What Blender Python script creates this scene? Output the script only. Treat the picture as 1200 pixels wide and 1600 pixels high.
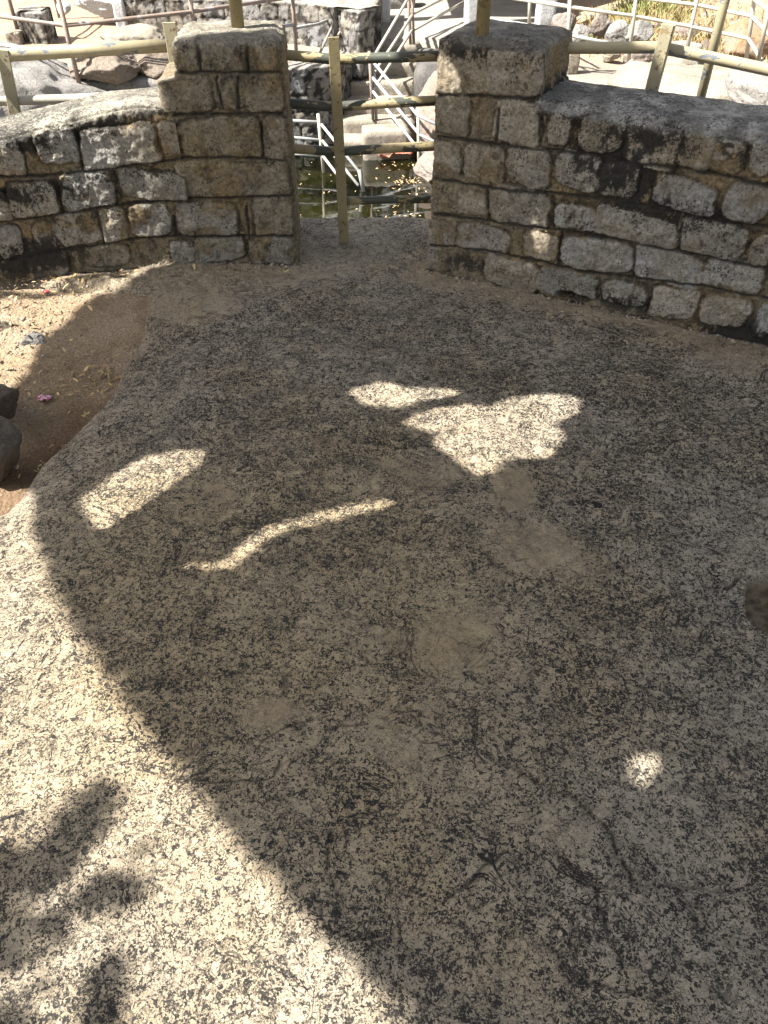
import bpy, math, random
import numpy as np
from math import radians as R
for o in list(bpy.data.objects): bpy.data.objects.remove(o)
S = bpy.context.scene
C = S.collection
# ------------------------------------------------------------------ camera
PITCH = R(43); FPX = 1202.0; EYE = 1.6
cam = bpy.data.cameras.new('camera'); camo = bpy.data.objects.new('camera', cam); C.objects.link(camo)
camo.location = (0, 0, EYE); camo.rotation_euler = (R(90) - PITCH, 0, 0)
cam.sensor_fit = 'VERTICAL'; cam.sensor_height = 36; cam.lens = 36 * FPX / 1600
cam.clip_start = .02; cam.clip_end = 2000
S.camera = camo
# ------------------------------------------------------------------ sun and sky
SUN_EL, SUN_AZ = R(52), R(17)                       # light travels towards +x, a little away from the camera
LD = np.array([math.cos(SUN_EL) * math.cos(SUN_AZ), math.cos(SUN_EL) * math.sin(SUN_AZ), -math.sin(SUN_EL)])
W = bpy.data.worlds.new('World'); S.world = W; W.use_nodes = True
nt = W.node_tree; bg = nt.nodes['Background']
sky = nt.nodes.new('ShaderNodeTexSky'); sky.sky_type = 'NISHITA'; sky.sun_disc = False
sky.sun_elevation = SUN_EL; sky.sun_rotation = math.atan2(-LD[0], -LD[1]); sky.dust_density = 2.5
hs = nt.nodes.new('ShaderNodeHueSaturation'); hs.inputs['Saturation'].default_value = .45; nt.links.new(sky.outputs[0], hs.inputs['Color']); nt.links.new(hs.outputs[0], bg.inputs[0]); bg.inputs[1].default_value = .068
sl = bpy.data.lights.new('sun', 'SUN'); sl.energy = 5.0; sl.angle = R(.5); sl.color = (1, .975, .93)
so = bpy.data.objects.new('sun', sl); C.objects.link(so)
from mathutils import Vector
so.rotation_euler = Vector(LD).to_track_quat('-Z', 'Y').to_euler(); so.location = (-5, -3, 9)
S.view_settings.view_transform = 'Standard'; S.view_settings.look = 'None'
S.view_settings.gamma = 1; S.view_settings.exposure = 2.2
S.render.engine = 'CYCLES'
rng = np.random.default_rng(7); random.seed(7)

# ------------------------------------------------------------------ photo geometry helpers
def ray(px, py):
    a = (px - 600) / FPX; b = (800 - py) / FPX
    return (a, math.cos(PITCH) + b * math.sin(PITCH), -math.sin(PITCH) + b * math.cos(PITCH))
def G(px, py, z=0.0):                               # where a sight line meets height z
    r = ray(px, py); t = (z - EYE) / r[2]; return np.array([r[0] * t, r[1] * t, z])
def P(px, py, D):                                   # the point of a sight line at ground distance D
    r = ray(px, py); t = D / r[1]; return np.array([r[0] * t, D, EYE + r[2] * t])

# ------------------------------------------------------------------ noise
_perm = rng.permutation(512).astype(np.int64)
_grad = rng.normal(size=(512, 3)); _grad /= np.linalg.norm(_grad, axis=1)[:, None]
def pn(x, y, z=0.0):
    x = np.asarray(x, float); y = np.asarray(y, float); z = np.broadcast_to(np.asarray(z, float), x.shape)
    xi = np.floor(x).astype(np.int64); yi = np.floor(y).astype(np.int64); zi = np.floor(z).astype(np.int64)
    xf, yf, zf = x - xi, y - yi, z - zi
    f = lambda t: t * t * t * (t * (t * 6 - 15) + 10)
    u, v, w = f(xf), f(yf), f(zf)
    def g(a, b, c):
        h = _perm[(_perm[(_perm[(xi + a) & 511] + yi + b) & 511] + zi + c) & 511]
        gg = _grad[h]; return gg[..., 0] * (xf - a) + gg[..., 1] * (yf - b) + gg[..., 2] * (zf - c)
    def L(a, b, t): return a + (b - a) * t
    return 1.6 * L(L(L(g(0,0,0), g(1,0,0), u), L(g(0,1,0), g(1,1,0), u), v), L(L(g(0,0,1), g(1,0,1), u), L(g(0,1,1), g(1,1,1), u), v), w)
def fbm(x, y, z=0.0, s=1.0, o=4, r=.5):
    t = 0; a = 1; n = 0
    for k in range(o):
        t = t + a * pn(x * s + 17.3 * k, y * s + 5.1 * k, np.asarray(z) * s + 9.7 * k); n += a; a *= r; s *= 2.03
    return t / n
def ss(a, b, x):
    t = np.clip((x - a) / (b - a), 0, 1); return t * t * (3 - 2 * t)
def poly_dist(x, y, pts):                           # distance to a polyline and signed side
    d = np.full(x.shape, 1e9); s = np.zeros(x.shape); pw = np.zeros(x.shape)
    for a, b in zip(pts[:-1], pts[1:]):
        ex, ey = b[0] - a[0], b[1] - a[1]; l2 = ex * ex + ey * ey + 1e-12
        t = np.clip(((x - a[0]) * ex + (y - a[1]) * ey) / l2, 0, 1)
        dx, dy = x - a[0] - t * ex, y - a[1] - t * ey; q = np.hypot(dx, dy)
        cr = (ex * (y - a[1]) - ey * (x - a[0])) / math.sqrt(l2); m = (q < d - 1e-9) | ((abs(q - d) <= 1e-9) & (abs(cr) > pw)); s = np.where(m, np.sign(cr), s); pw = np.where(m, abs(cr), pw); d = np.where(m, np.minimum(q, d), d)
    return d, s
def inside(x, y, pts):
    r = np.zeros(x.shape, bool); n = len(pts)
    for i in range(n):
        x1, y1 = pts[i][:2]; x2, y2 = pts[(i + 1) % n][:2]
        if y1 == y2: continue
        c = ((y1 > y) != (y2 > y)) & (x < (x2 - x1) * (y - y1) / (y2 - y1) + x1); r ^= c
    return r
def mix(a, b, t):
    t = np.asarray(t)[..., None]; return np.asarray(a) * (1 - t) + np.asarray(b) * t

# ------------------------------------------------------------------ object helpers
def tag(o, label=None, cat=None, group=None, kind=None):
    if label: o['label'] = label
    if cat: o['category'] = cat
    if group: o['group'] = group
    if kind: o['kind'] = kind
    return o
def empty(name, loc, label, cat, group=None):
    o = bpy.data.objects.new(name, None); C.objects.link(o); o.location = loc; o.empty_display_size = .1
    return tag(o, label, cat, group)
def link(name, me, mat, parent=None, smooth=True):
    if mat: me.materials.append(mat)
    if smooth: me.polygons.foreach_set('use_smooth', np.ones(len(me.polygons), bool))
    o = bpy.data.objects.new(name, me); C.objects.link(o)
    if parent is not None:
        o.parent = parent; pl = Vector(parent.location)
        n = len(me.vertices); co = np.empty(n * 3); me.vertices.foreach_get('co', co)
        co = co.reshape(-1, 3) - np.array(pl); me.vertices.foreach_set('co', co.ravel()); me.update()
    return o
def mesh_np(name, V, F, cols=None):
    V = np.asarray(V, float).reshape(-1, 3); F = np.asarray(F, np.int32); k = F.shape[1]
    me = bpy.data.meshes.new(name); me.vertices.add(len(V)); me.vertices.foreach_set('co', V.ravel())
    me.loops.add(F.size); me.loops.foreach_set('vertex_index', F.ravel()); me.polygons.add(len(F))
    me.polygons.foreach_set('loop_start', np.arange(0, F.size, k, dtype=np.int32))
    me.polygons.foreach_set('loop_total', np.full(len(F), k, np.int32)); me.update(calc_edges=True)
    for nm, c in (cols or {}).items():
        c = np.asarray(c, float).reshape(len(V), -1)
        if c.shape[1] == 3: c = np.hstack([c, np.ones((len(V), 1))])
        a = me.color_attributes.new(nm, 'FLOAT_COLOR', 'POINT'); a.data.foreach_set('color', c.ravel())
    return me
def grid_faces(ni, nj, wrap=False):
    idx = np.arange(ni * nj).reshape(ni, nj)
    if wrap: idx = np.vstack([idx, idx[:1]])
    return np.stack([idx[:-1, :-1], idx[1:, :-1], idx[1:, 1:], idx[:-1, 1:]], -1).reshape(-1, 4)
class MB:                                           # small mesh collector
    def __init__(s): s.v = []; s.f = []
    def tube(s, pts, r, n=10, caps=True, flat=None):
        pts = [np.asarray(p, float) for p in pts]; base = len(s.v)
        rs = r if hasattr(r, '__len__') else [r] * len(pts)
        for i, p in enumerate(pts):
            a = pts[max(i - 1, 0)]; b = pts[min(i + 1, len(pts) - 1)]; d = (b - a) / (np.linalg.norm(b - a) + 1e-9)
            up = np.array([0, 0, 1.]) if abs(d[2]) < .9 else np.array([1., 0, 0])
            x = np.cross(up, d); x /= np.linalg.norm(x); y = np.cross(d, x)
            for k in range(n):
                t = 2 * math.pi * (k + .5) / n; s.v.append(p + rs[i] * (x * math.cos(t) + y * math.sin(t)))
        for i in range(len(pts) - 1):
            for k in range(n):
                a = base + i * n; s.f.append((a + k, a + (k + 1) % n, a + n + (k + 1) % n, a + n + k))
        if caps:
            s.f.append(tuple(base + k for k in range(n))[::-1]); s.f.append(tuple(base + (len(pts) - 1) * n + k for k in range(n)))
        return s
    def bar(s, a, b, w, d, ang=0.0, bev=.0):        # rectangular bar from a to b
        a = np.asarray(a, float); b = np.asarray(b, float); dr = (b - a) / np.linalg.norm(b - a)
        x = np.array([math.cos(ang), math.sin(ang), 0]); x = x - dr * x.dot(dr); x /= np.linalg.norm(x); y = np.cross(dr, x)
        base = len(s.v); c = min(w, d) * .14
        prof = [(-w/2+c, -d/2), (w/2-c, -d/2), (w/2, -d/2+c), (w/2, d/2-c), (w/2-c, d/2), (-w/2+c, d/2), (-w/2, d/2-c), (-w/2, -d/2+c)]
        for p in (a, b):
            for (u, v) in prof: s.v.append(p + x * u + y * v)
        for k in range(8): s.f.append((base + k, base + (k + 1) % 8, base + 8 + (k + 1) % 8, base + 8 + k))
        s.f.append(tuple(base + k for k in range(8))[::-1]); s.f.append(tuple(base + 8 + k for k in range(8)))
        return s
    def build(s, name, mat, parent=None, smooth=False):
        me = bpy.data.meshes.new(name); me.from_pydata([tuple(v) for v in s.v], [], s.f); me.update()
        o = link(name, me, mat, parent, smooth)
        return o

# ------------------------------------------------------------------ materials
class NT:
    def __init__(s, name):
        s.m = bpy.data.materials.new(name); s.m.use_nodes = True; s.t = s.m.node_tree; s.n = s.t.nodes
        s.b = s.n['Principled BSDF']; s.b.inputs['Roughness'].default_value = .85; s.b.inputs['Specular IOR Level'].default_value = .22
        s.tc = s.n.new('ShaderNodeTexCoord').outputs['Object']
        s.pos = s.n.new('ShaderNodeNewGeometry').outputs['Position']
    def L(s, a, b): s.t.links.new(a, b)
    def val(s, sock, v):
        if isinstance(v, bpy.types.NodeSocket): s.L(v, sock)
        elif v is not None: sock.default_value = v if not isinstance(v, tuple) or len(v) != 3 or sock.type != 'RGBA' else (*v, 1)
    def noise(s, scale, det=4, rough=.5, dist=0.0, vec=None, off=None):
        n = s.n.new('ShaderNodeTexNoise'); v = vec if vec is not None else s.pos
        if off: 
            a = s.n.new('ShaderNodeVectorMath'); a.operation = 'ADD'; s.L(v, a.inputs[0]); a.inputs[1].default_value = off; v = a.outputs[0]
        s.L(v, n.inputs['Vector']); n.inputs['Scale'].default_value = scale; n.inputs['Detail'].default_value = det
        n.inputs['Roughness'].default_value = rough; n.inputs['Distortion'].default_value = dist; return n.outputs[0]
    def scalev(s, k, vec=None):
        a = s.n.new('ShaderNodeVectorMath'); a.operation = 'MULTIPLY'; s.L(vec or s.pos, a.inputs[0]); a.inputs[1].default_value = k; return a.outputs[0]
    def math(s, op, a, b=0.0, c=None, clamp=False):
        n = s.n.new('ShaderNodeMath'); n.operation = op; n.use_clamp = clamp; s.val(n.inputs[0], a); s.val(n.inputs[1], b)
        if c is not None: s.val(n.inputs[2], c)
        return n.outputs[0]
    def step(s, x, a, b, lo=0.0, hi=1.0):
        n = s.n.new('ShaderNodeMapRange'); n.interpolation_type = 'SMOOTHSTEP'; s.val(n.inputs[0], x); s.val(n.inputs[1], a); s.val(n.inputs[2], b)
        s.val(n.inputs[3], lo); s.val(n.inputs[4], hi); return n.outputs[0]
    def mix(s, t, a, b, mode='MIX'):
        n = s.n.new('ShaderNodeMix'); n.data_type = 'RGBA'; n.blend_type = mode; n.clamp_factor = True
        s.val(n.inputs[0], t); s.val(n.inputs[6], a); s.val(n.inputs[7], b); return n.outputs[2]
    def attr(s, name, sep=True):
        n = s.n.new('ShaderNodeAttribute'); n.attribute_name = name
        if not sep: return n.outputs['Color']
        q = s.n.new('ShaderNodeSeparateColor'); s.L(n.outputs['Color'], q.inputs[0]); return q.outputs[0], q.outputs[1], q.outputs[2], n.outputs['Alpha']
    def vor(s, scale, feat='F1', vec=None):
        n = s.n.new('ShaderNodeTexVoronoi'); n.feature = feat; s.L(vec or s.pos, n.inputs['Vector']); n.inputs['Scale'].default_value = scale; return n
    def bump(s, h, dist, strength=1.0, prev=None):
        n = s.n.new('ShaderNodeBump'); s.val(n.inputs['Height'], h); n.inputs['Distance'].default_value = dist; n.inputs['Strength'].default_value = strength
        if prev is not None: s.L(prev, n.inputs['Normal'])
        return n.outputs[0]
    def out(s, col, rough=None, normal=None, metal=None):
        s.val(s.b.inputs['Base Color'], col)
        if rough is not None: s.val(s.b.inputs['Roughness'], rough)
        if normal is not None: s.L(normal, s.b.inputs['Normal'])
        if metal is not None: s.val(s.b.inputs['Metallic'], metal)
        return s.m

def mat_granite_ground():
    t = NT('weathered_granite'); dust, crack, curl, warm = t.attr('m')
    big = t.noise(2.3, 4, .55); mid = t.noise(9, 4, .55, off=(3, 1, 2))
    fl = t.noise(120, 5, .68, 1.0); fl2 = t.noise(44, 5, .66, 1.1, off=(7, 7, 1)); fl3 = t.noise(260, 3, .6, .3, off=(1, 9, 4))
    f = t.math('ADD', t.math('MULTIPLY', fl, .50), t.math('ADD', t.math('MULTIPLY', fl2, .28), t.math('MULTIPLY', fl3, .22)))
    thr = t.math('ADD', .507, t.math('ADD', t.math('MULTIPLY', t.math('SUBTRACT', mid, .5), -.07), t.math('MULTIPLY', t.math('SUBTRACT', big, .5), -.10)))
    thr = t.math('ADD', thr, t.math('MULTIPLY', warm, .012))
    thr = t.math('ADD', thr, t.math('MULTIPLY', dust, .12))
    d = t.math('SUBTRACT', thr, f)                       # positive: light ground; negative: dark lichen fleck
    fleck = t.step(d, .005, -.014)
    # long thin curls where the surface skin has broken
    cv = t.noise(17, 3, .5, 1.7, off=(11, 2, 5)); cl = t.math('ABSOLUTE', t.math('SUBTRACT', cv, .5))
    line = t.step(cl, .020, .007); lm = t.step(t.noise(13, 2, off=(2, 8, 8)), .46, .56)
    line = t.math('MULTIPLY', line, t.math('MULTIPLY', lm, t.math('ADD', .45, t.math('MULTIPLY', curl, .6))))
    cv2 = t.noise(38, 2, .5, 2.2, off=(1, 4, 15)); line2 = t.math('MULTIPLY', t.step(t.math('ABSOLUTE', t.math('SUBTRACT', cv2, .5)), .042, .018), t.math('MULTIPLY', curl, t.step(t.noise(21, 2, off=(5, 5, 8)), .42, .48)))
    cv3 = t.noise(52, 3, .55, 1.8, off=(14, 4, 5)); line3 = t.math('MULTIPLY', t.step(t.math('ABSOLUTE', t.math('SUBTRACT', cv3, .5)), .034, .016), t.step(t.noise(30, 3, off=(5, 15, 8)), .48, .56))
    line = t.math('MAXIMUM', t.math('MAXIMUM', line, line2), t.math('MULTIPLY', line3, t.math('SUBTRACT', .95, t.math('MULTIPLY', dust, .8), clamp=True)))
    sk = t.noise(5.5, 7, .62, 1.1, off=(31, 2, 5)); se = t.step(t.math('ABSOLUTE', t.math('SUBTRACT', sk, .5)), .012, .004); sm = t.step(t.noise(4, 3, off=(2, 18, 8)), .44, .56)
    sk2 = t.noise(11, 6, .6, 1.4, off=(1, 22, 5)); se2 = t.step(t.math('ABSOLUTE', t.math('SUBTRACT', sk2, .5)), .017, .006); sm2 = t.step(t.noise(7, 3, off=(9, 1, 8)), .48, .58)
    skin = t.math('MULTIPLY', t.math('MAXIMUM', t.math('MULTIPLY', se, sm), t.math('MULTIPLY', t.math('MULTIPLY', se2, sm2), .8)), t.math('SUBTRACT', 1.0, t.math('MULTIPLY', dust, .7), clamp=True))
    scarp = t.math('ADD', t.step(sk, .485, .5), t.math('MULTIPLY', t.step(sk2, .488, .5), .6))
    dk = t.math('MAXIMUM', t.math('MAXIMUM', fleck, skin), t.math('MAXIMUM', line, crack))
    grain = t.noise(520, 3, .7); grain2 = t.noise(900, 2, .7, off=(3, 3, 3))
    grey = t.mix(t.step(mid, .35, .65), (.50, .425, .32), (.43, .37, .285)); tan = t.mix(t.step(mid, .4, .6), (.53, .41, .25), (.48, .37, .22))
    light = t.mix(t.math('ADD', t.math('MULTIPLY', warm, .8), t.step(big, .42, .68, 0, .55)), grey, tan)
    light = t.mix(t.math('MULTIPLY', dust, .75), light, (.38, .29, .18))
    rust = t.step(t.noise(5, 4, .6, off=(4, 4, 40)), .60, .75, 0, .5); light = t.mix(rust, light, (.40, .28, .17))
    dark = t.mix(t.step(grain2, .35, .7), (.030, .026, .022), (.076, .068, .058))
    dark = t.mix(t.math('MAXIMUM', crack, t.math('MULTIPLY', skin, .8)), dark, (.022, .02, .018))
    col = t.mix(dk, light, dark)
    col = t.mix(1.0, col, t.mix(t.step(grain, .3, .72), (.66, .66, .67), (1.22, 1.2, 1.16)), 'MULTIPLY')
    h = t.math('ADD', t.math('MULTIPLY', dk, -1.0), t.math('MULTIPLY', grain, .5))
    n = t.bump(h, .0055, 1.0); n = t.bump(scarp, .009, 1.0, n); n = t.bump(t.noise(60, 6, .70, .5), .022, 1.0, n)
    return t.out(col, t.mix(dk, (.82,)*3, (.62,)*3), n)
def mat_masonry(name='masonry'):
    t = NT(name); al = t.attr('col')[3]; col = t.attr('col', False)
    g = t.noise(260, 5, .7); g2 = t.noise(70, 5, .65, .4)
    c = t.mix(1.0, col, t.mix(t.step(g, .3, .7), (.68, .68, .68), (1.3, 1.29, 1.27)), 'MULTIPLY')
    c = t.mix(1.0, c, t.mix(t.step(g2, .34, .64), (.66, .65, .64), (1.14, 1.14, 1.14)), 'MULTIPLY')
    p = t.noise(95, 6, .75, .6, off=(4, 4, 4)); p2 = t.noise(14, 5, .65, off=(6, 1, 4))
    k = t.math('ADD', p, t.math('ADD', t.math('MULTIPLY', p2, .5), t.math('MULTIPLY', al, .11)))
    c = t.mix(t.step(k, .845, .90, 0, .9), c, (.03, .027, .023))
    n = t.bump(t.math('ADD', t.math('MULTIPLY', g, .4), g2), .011, 1.0)
    return t.out(c, .9, n)
def mat_stone(name, a, b, dark=(.05, .045, .04), scale=1.0, spot=.25, bump=.02):
    a = tuple(v * .56 for v in a); b = tuple(v * .52 for v in b)
    t = NT(name); m = t.noise(3 * scale, 5, .6); g = t.noise(70 * scale, 5, .7); s = t.noise(22 * scale, 5, .7, .5, off=(3, 3, 3))
    c = t.mix(t.step(m, .36, .64), a, b); c = t.mix(t.step(s, .56, .66, 0, spot * 2.2), c, dark)
    c = t.mix(1.0, c, t.mix(t.step(g, .3, .7), (.7, .7, .7), (1.18, 1.18, 1.17)), 'MULTIPLY')
    n = t.bump(t.noise(11 * scale, 8, .68, .4), bump * 2.2, 1.0)
    return t.out(c, .9, n)
def mat_paint(name, base, under, thr=.6, scale=14, rough=.5, rust=None, stretch=(1, 1, 1)):
    kk = .82 if name[:5] in ('mossy', 'ochre') else .5; base = tuple(v * kk for v in base); under = tuple(v * (1 if kk > .8 else .6) for v in under)
    t = NT(name); v = t.scalev(stretch); m = t.noise(scale, 5, .62, .3, vec=v)
    k = t.step(m, thr, thr + .015); dirt = t.noise(6, 6, .7, off=(2, 2, 2))
    c = t.mix(t.step(dirt, .35, .75), base, tuple(x * .72 for x in base)); c = t.mix(k, c, under)
    if rust: c = t.mix(t.step(t.noise(40, 4, .7, off=(8, 1, 1)), .60, .66, 0, .85), c, rust)
    n = t.bump(t.math('MULTIPLY', k, -1.0), .002, .8); n = t.bump(t.noise(60, 3), .0015, .5, n)
    return t.out(c, rough, n)
def mat_soil():
    t = NT('dry_soil'); m = t.noise(2.2, 5, .6); g = t.noise(120, 5, .75); v = t.vor(70); p = t.noise(32, 4, .6, off=(1, 1, 1))
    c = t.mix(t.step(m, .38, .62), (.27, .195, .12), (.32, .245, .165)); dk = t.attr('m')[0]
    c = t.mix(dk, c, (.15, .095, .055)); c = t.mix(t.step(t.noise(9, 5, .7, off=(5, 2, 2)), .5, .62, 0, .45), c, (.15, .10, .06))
    c = t.mix(t.step(v.outputs['Distance'], .0, .22, .75, 0), c, (.46, .39, .29)); c = t.mix(t.step(p, .6, .7, 0, .6), c, (.13, .09, .055))
    c = t.mix(1.0, c, t.mix(t.step(g, .3, .7), (.62, .62, .62), (1.3, 1.3, 1.3)), 'MULTIPLY')
    n = t.bump(t.math('ADD', g, t.math('MULTIPLY', v.outputs['Distance'], -.6)), .012, 1.0)
    return t.out(c, .95, n)
def mat_ground_far():
    t = NT('dusty_ground'); m = t.noise(.9, 5, .6); g = t.noise(40, 6, .75); s = t.noise(6, 5, .65, off=(3, 1, 1)); w = t.attr('m')[0]
    c = t.mix(t.step(m, .4, .6), (.25, .218, .172), (.20, .173, .14)); c = t.mix(w, c, t.mix(t.step(s, .4, .62), (.25, .168, .11), (.27, .21, .15)))
    c = t.mix(t.step(s, .58, .72, 0, .35), c, (.2, .18, .15))
    c = t.mix(1.0, c, t.mix(t.step(g, .3, .7), (.7, .7, .7), (1.2, 1.2, 1.2)), 'MULTIPLY')
    return t.out(c, .95, t.bump(g, .02, .9))
def mat_water():
    t = NT('murky_water'); m = t.noise(1.3, 5, .6)
    c = t.mix(t.step(m, .4, .65), (.002, .0025, .001), (.009, .009, .002))
    n = t.bump(t.noise(5, 2), .004, .35)
    t.b.inputs['IOR'].default_value = 1.5
    t.b.inputs['Specular IOR Level'].default_value = .9
    return t.out(c, .03, n)
def mat_leaf(name, a, b):
    t = NT(name); oi = t.n.new('ShaderNodeNewGeometry').outputs['Random Per Island']
    c = t.mix(oi, a, b); return t.out(c, .7)

M_ROCK = mat_granite_ground(); M_WALL = mat_masonry(); M_SOIL = mat_soil(); M_FAR = mat_ground_far(); M_WATER = mat_water()
CREAM = (.55, .45, .24)
M_PIPE = mat_paint('peeling_cream_paint', (.56, .48, .30), (.19, .21, .23), .575, 16, .42, None, (.6, 1, 1.5))
M_PIPE_MOSS = mat_paint('mossy_cream_paint', (.33, .265, .145), (.055, .058, .045), .50, 12, .5, (.09, .05, .02), (.5, 1, 1))
M_FLAT = mat_paint('cream_flat_bar_paint', (.52, .46, .30), (.30, .22, .12), .61, 20, .5, (.10, .05, .02))
M_BAR = mat_paint('ochre_flat_bar_paint', (.27, .22, .115), (.14, .10, .05), .60, 24, .55, (.06, .035, .015))
M_PINK = mat_paint('faded_pinkish_paint', (.44, .33, .26), (.42, .38, .36), .58, 10, .5)
M_SILVER = mat_paint('faded_silver_paint', (.52, .52, .50), (.34, .27, .2), .60, 14, .45)
M_CREAM2 = mat_paint('pale_cream_paint', (.72, .66, .52), (.42, .45, .48), .63, 9, .45)

# ------------------------------------------------------------------ foreground granite
EDGE = [G(*p)[:2] for p in [(-420, 1130), (-250, 930), (-100, 815), (0, 778), (30, 748), (58, 702), (108, 662), (160, 618), (192, 575), (200, 545), (222, 512), (236, 482), (262, 458), (300, 440), (360, 424)]]
def px_line(l): return [G(*p)[:2] for p in l]
CRACKS = [
 ([(838,1225),(868,1236),(900,1252),(925,1275),(950,1305),(962,1335),(975,1365),(984,1390)], .007, 1),
 ([(862,1302),(876,1345),(900,1368),(926,1398),(938,1430),(950,1470),(972,1516)], .006, 1),
 ([(755,1180),(772,1198),(800,1210),(838,1225)], .005, 1),
 ([(280,1218),(320,1222),(355,1226),(400,1224),(425,1216),(440,1195)], .004, -1),
 ([(395,1178),(418,1152),(440,1140),(470,1130),(492,1128)], .005, -1),
 ([(522,1146),(535,1138),(560,1134),(600,1140)], .004, -1),
 ([(520,1310),(515,1335),(516,1372),(532,1400)], .006, 1),
 ([(498,1405),(500,1430),(520,1458),(560,1466),(600,1460)], .005, 1),
 ([(690,1408),(718,1392),(745,1370),(790,1338)], .004, 1),
 ([(592,690),(612,700),(635,702),(655,698),(676,700)], .006, 1),
 ([(650,640),(680,665),(697,690),(736,728),(768,760),(786,800),(815,822),(842,832)], .003, 1),
 ([(286,548),(288,538),(320,530),(345,527),(370,525)], .006, -1),
 ([(228,505),(232,485),(244,470),(262,459),(286,456)], .016, -1),
 ([(1100,912),(1135,914),(1150,905),(1162,896)], .006, 1),
 ([(185,1280),(165,1300),(158,1320)], .004, 1), ([(240,1350),(238,1380),(245,1420),(262,1440),(300,1440)], .003, 1),
 ([(318,1240),(300,1268),(292,1290),(285,1310)], .003, 1), ([(700,1260),(740,1262),(765,1256)], .003, 1),
 ([(300,960),(330,965),(310,950)], .003, 1), ([(400,905),(430,902),(443,915),(425,925),(402,912)], .003, 1),
 ([(1075,985),(1110,1010),(1150,1050),(1200,1075)], .004, 1), ([(900,1100),(960,1130),(1040,1180),(1100,1200)], .003, 1),
 ([(560,620),(640,652),(700,672),(760,730)], .002, 1), ([(1000,1395),(1080,1392),(1150,1395)], .003, -1),
 ([(300,800),(330,835),(380,838),(420,832)], .003, 1), ([(900,665),(960,720),(1010,760)], .003, 1), ([(640,800),(700,842),(715,875)], .003, 1),
 ([(860,1480),(900,1530),(940,1545),(1000,1560)], .004, -1), ([(600,1540),(650,1552),(700,1590)], .003, 1),
]
BLOB = [  # worn tan patches: px, py, rx, ry, amount
 (322,785,60,32,1.2),(800,768,34,34,1.1),(830,855,70,40,.75),(650,740,70,26,.9),(515,700,30,14,1.0),(420,1115,44,24,.95),(700,1010,60,55,.6),
 (640,1150,70,60,.25),(900,880,60,40,.35),(740,990,50,45,.4),(560,760,60,25,.6),(300,470,90,34,.6),(380,428,120,14,.5),(1050,500,110,18,.4),(900,478,70,12,.7),(1150,560,70,30,.5),
 (620,1000,30,20,.4),(560,395,150,40,.2),(890,1300,50,50,.2),(800,1530,90,60,.15)]
def granite_h(x, y, parts=False):
    h = .028 * fbm(x, y, 1.3, .9, 3) + .013 * fbm(x, y, 4.1, 3.2, 3) + .0042 * fbm(x, y, 7.7, 13, 4) + .0016 * fbm(x, y, 2.2, 55, 2)
    # skin flakes: small terraces along the contours of a noise field
    q = (fbm(x, y, 9.1, 2.6, 4, .6) + .25) * 7; fl = np.floor(q); fr = q - fl
    ter = fl + ss(.0, .10, fr); h = h + .0032 * ter * ss(-.3, .1, fbm(x, y, 12.4, 1.1, 2))
    wx = x + .013 * fbm(x, y, 3.3, 17, 3, .5); wy = y + .013 * fbm(x, y, 5.3, 17, 3, .5)
    crack = np.zeros(x.shape)
    for pts, dep, side in CRACKS:
        w = px_line(pts); xs = [p[0] for p in w]; ys = [p[1] for p in w]
        m = (x > min(xs) - .3) & (x < max(xs) + .3) & (y > min(ys) - .3) & (y < max(ys) + .3)
        if not m.any(): continue
        d, s = poly_dist(wx[m], wy[m], w); s = s * side
        hh = np.where(s > 0, dep * np.exp(-d / .09), 0) * ss(0, .006, d); hh -= dep * .8 * np.exp(-(d / .006) ** 2)
        h[m] += hh * .8; wv = .0045 + .007 * fbm(x[m], y[m], 8, 18, 3)
        crack[m] = np.maximum(crack[m], ss(1.0, .35, d / np.maximum(wv, .0015)) * (.85 if dep > .0035 else .55))
    # tiny dark edges of the flake terraces
    crack = np.maximum(crack, .75 * ss(.12, .05, fr) * ss(.0, .04, fr) * ss(.05, .3, fbm(x, y, 12.4, 1.1, 2)) * ss(-.1, .15, fbm(x, y, 1.4, 9, 2)))
    d, s = poly_dist(x, y, EDGE)
    out = np.where(s > 0, d, 0)                       # beyond the left edge the rock falls away
    inn = np.where(s <= 0, d, 0)
    steep = ss(3.25, 2.75, y)
    h = h - steep * (1.3 * out + 2.2 * np.maximum(out - .05, 0)) - .06 * np.exp(-inn / .14) * (s <= 0) * steep - .06 * steep * (s > 0)
    lip = 3.88 + .06 * fbm(x, y, 0, 3, 3)
    h = h - 1.6 * np.maximum(y - lip, 0) - 2.2 * np.maximum(y - lip - .15, 0) * 1.0
    h = h + .018 * ss(3.35, 3.75, y) * ss(4.0, 3.85, y) * ss(-.9, -.3, x)
    # soil-filled hole at the right
    hp = px_line([(1172,905),(1162,925),(1166,960),(1185,980),(1230,1000),(1260,960),(1250,900),(1200,898)])
    ins = inside(wx, wy, hp); dd, _ = poly_dist(wx, wy, hp + hp[:1])
    hole = np.where(ins, ss(0, .007, dd + .004 * fbm(x, y, 2, 60, 3)), 0); h = h - .032 * hole * (1 + .35 * fbm(x, y, 5, 16, 3)); h = h + .008 * np.exp(-dd / .012) * (~ins)
    crack = np.maximum(crack, .5 * hole * ss(-.3, .2, fbm(X, Y, 3, 30, 3)) + .25 * hole)
    return (h, crack, out, inn, steep, hole) if parts else h
def axis(segs):
    r = []
    for a, b, st in segs: r += list(np.arange(a, b, st))
    return np.array(r + [segs[-1][1]])
gx = axis([(-3.6, -1.9, .03), (-1.9, 2.0, .0075), (2.0, 4.2, .03)]); gy = axis([(-1.5, .2, .03), (.2, 1.6, .0055), (1.6, 3.95, .008), (3.95, 4.9, .03)])
X, Y = np.meshgrid(gx, gy, indexing='ij')
h, crack, out, inn, steep, hole = granite_h(X, Y, True)
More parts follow.
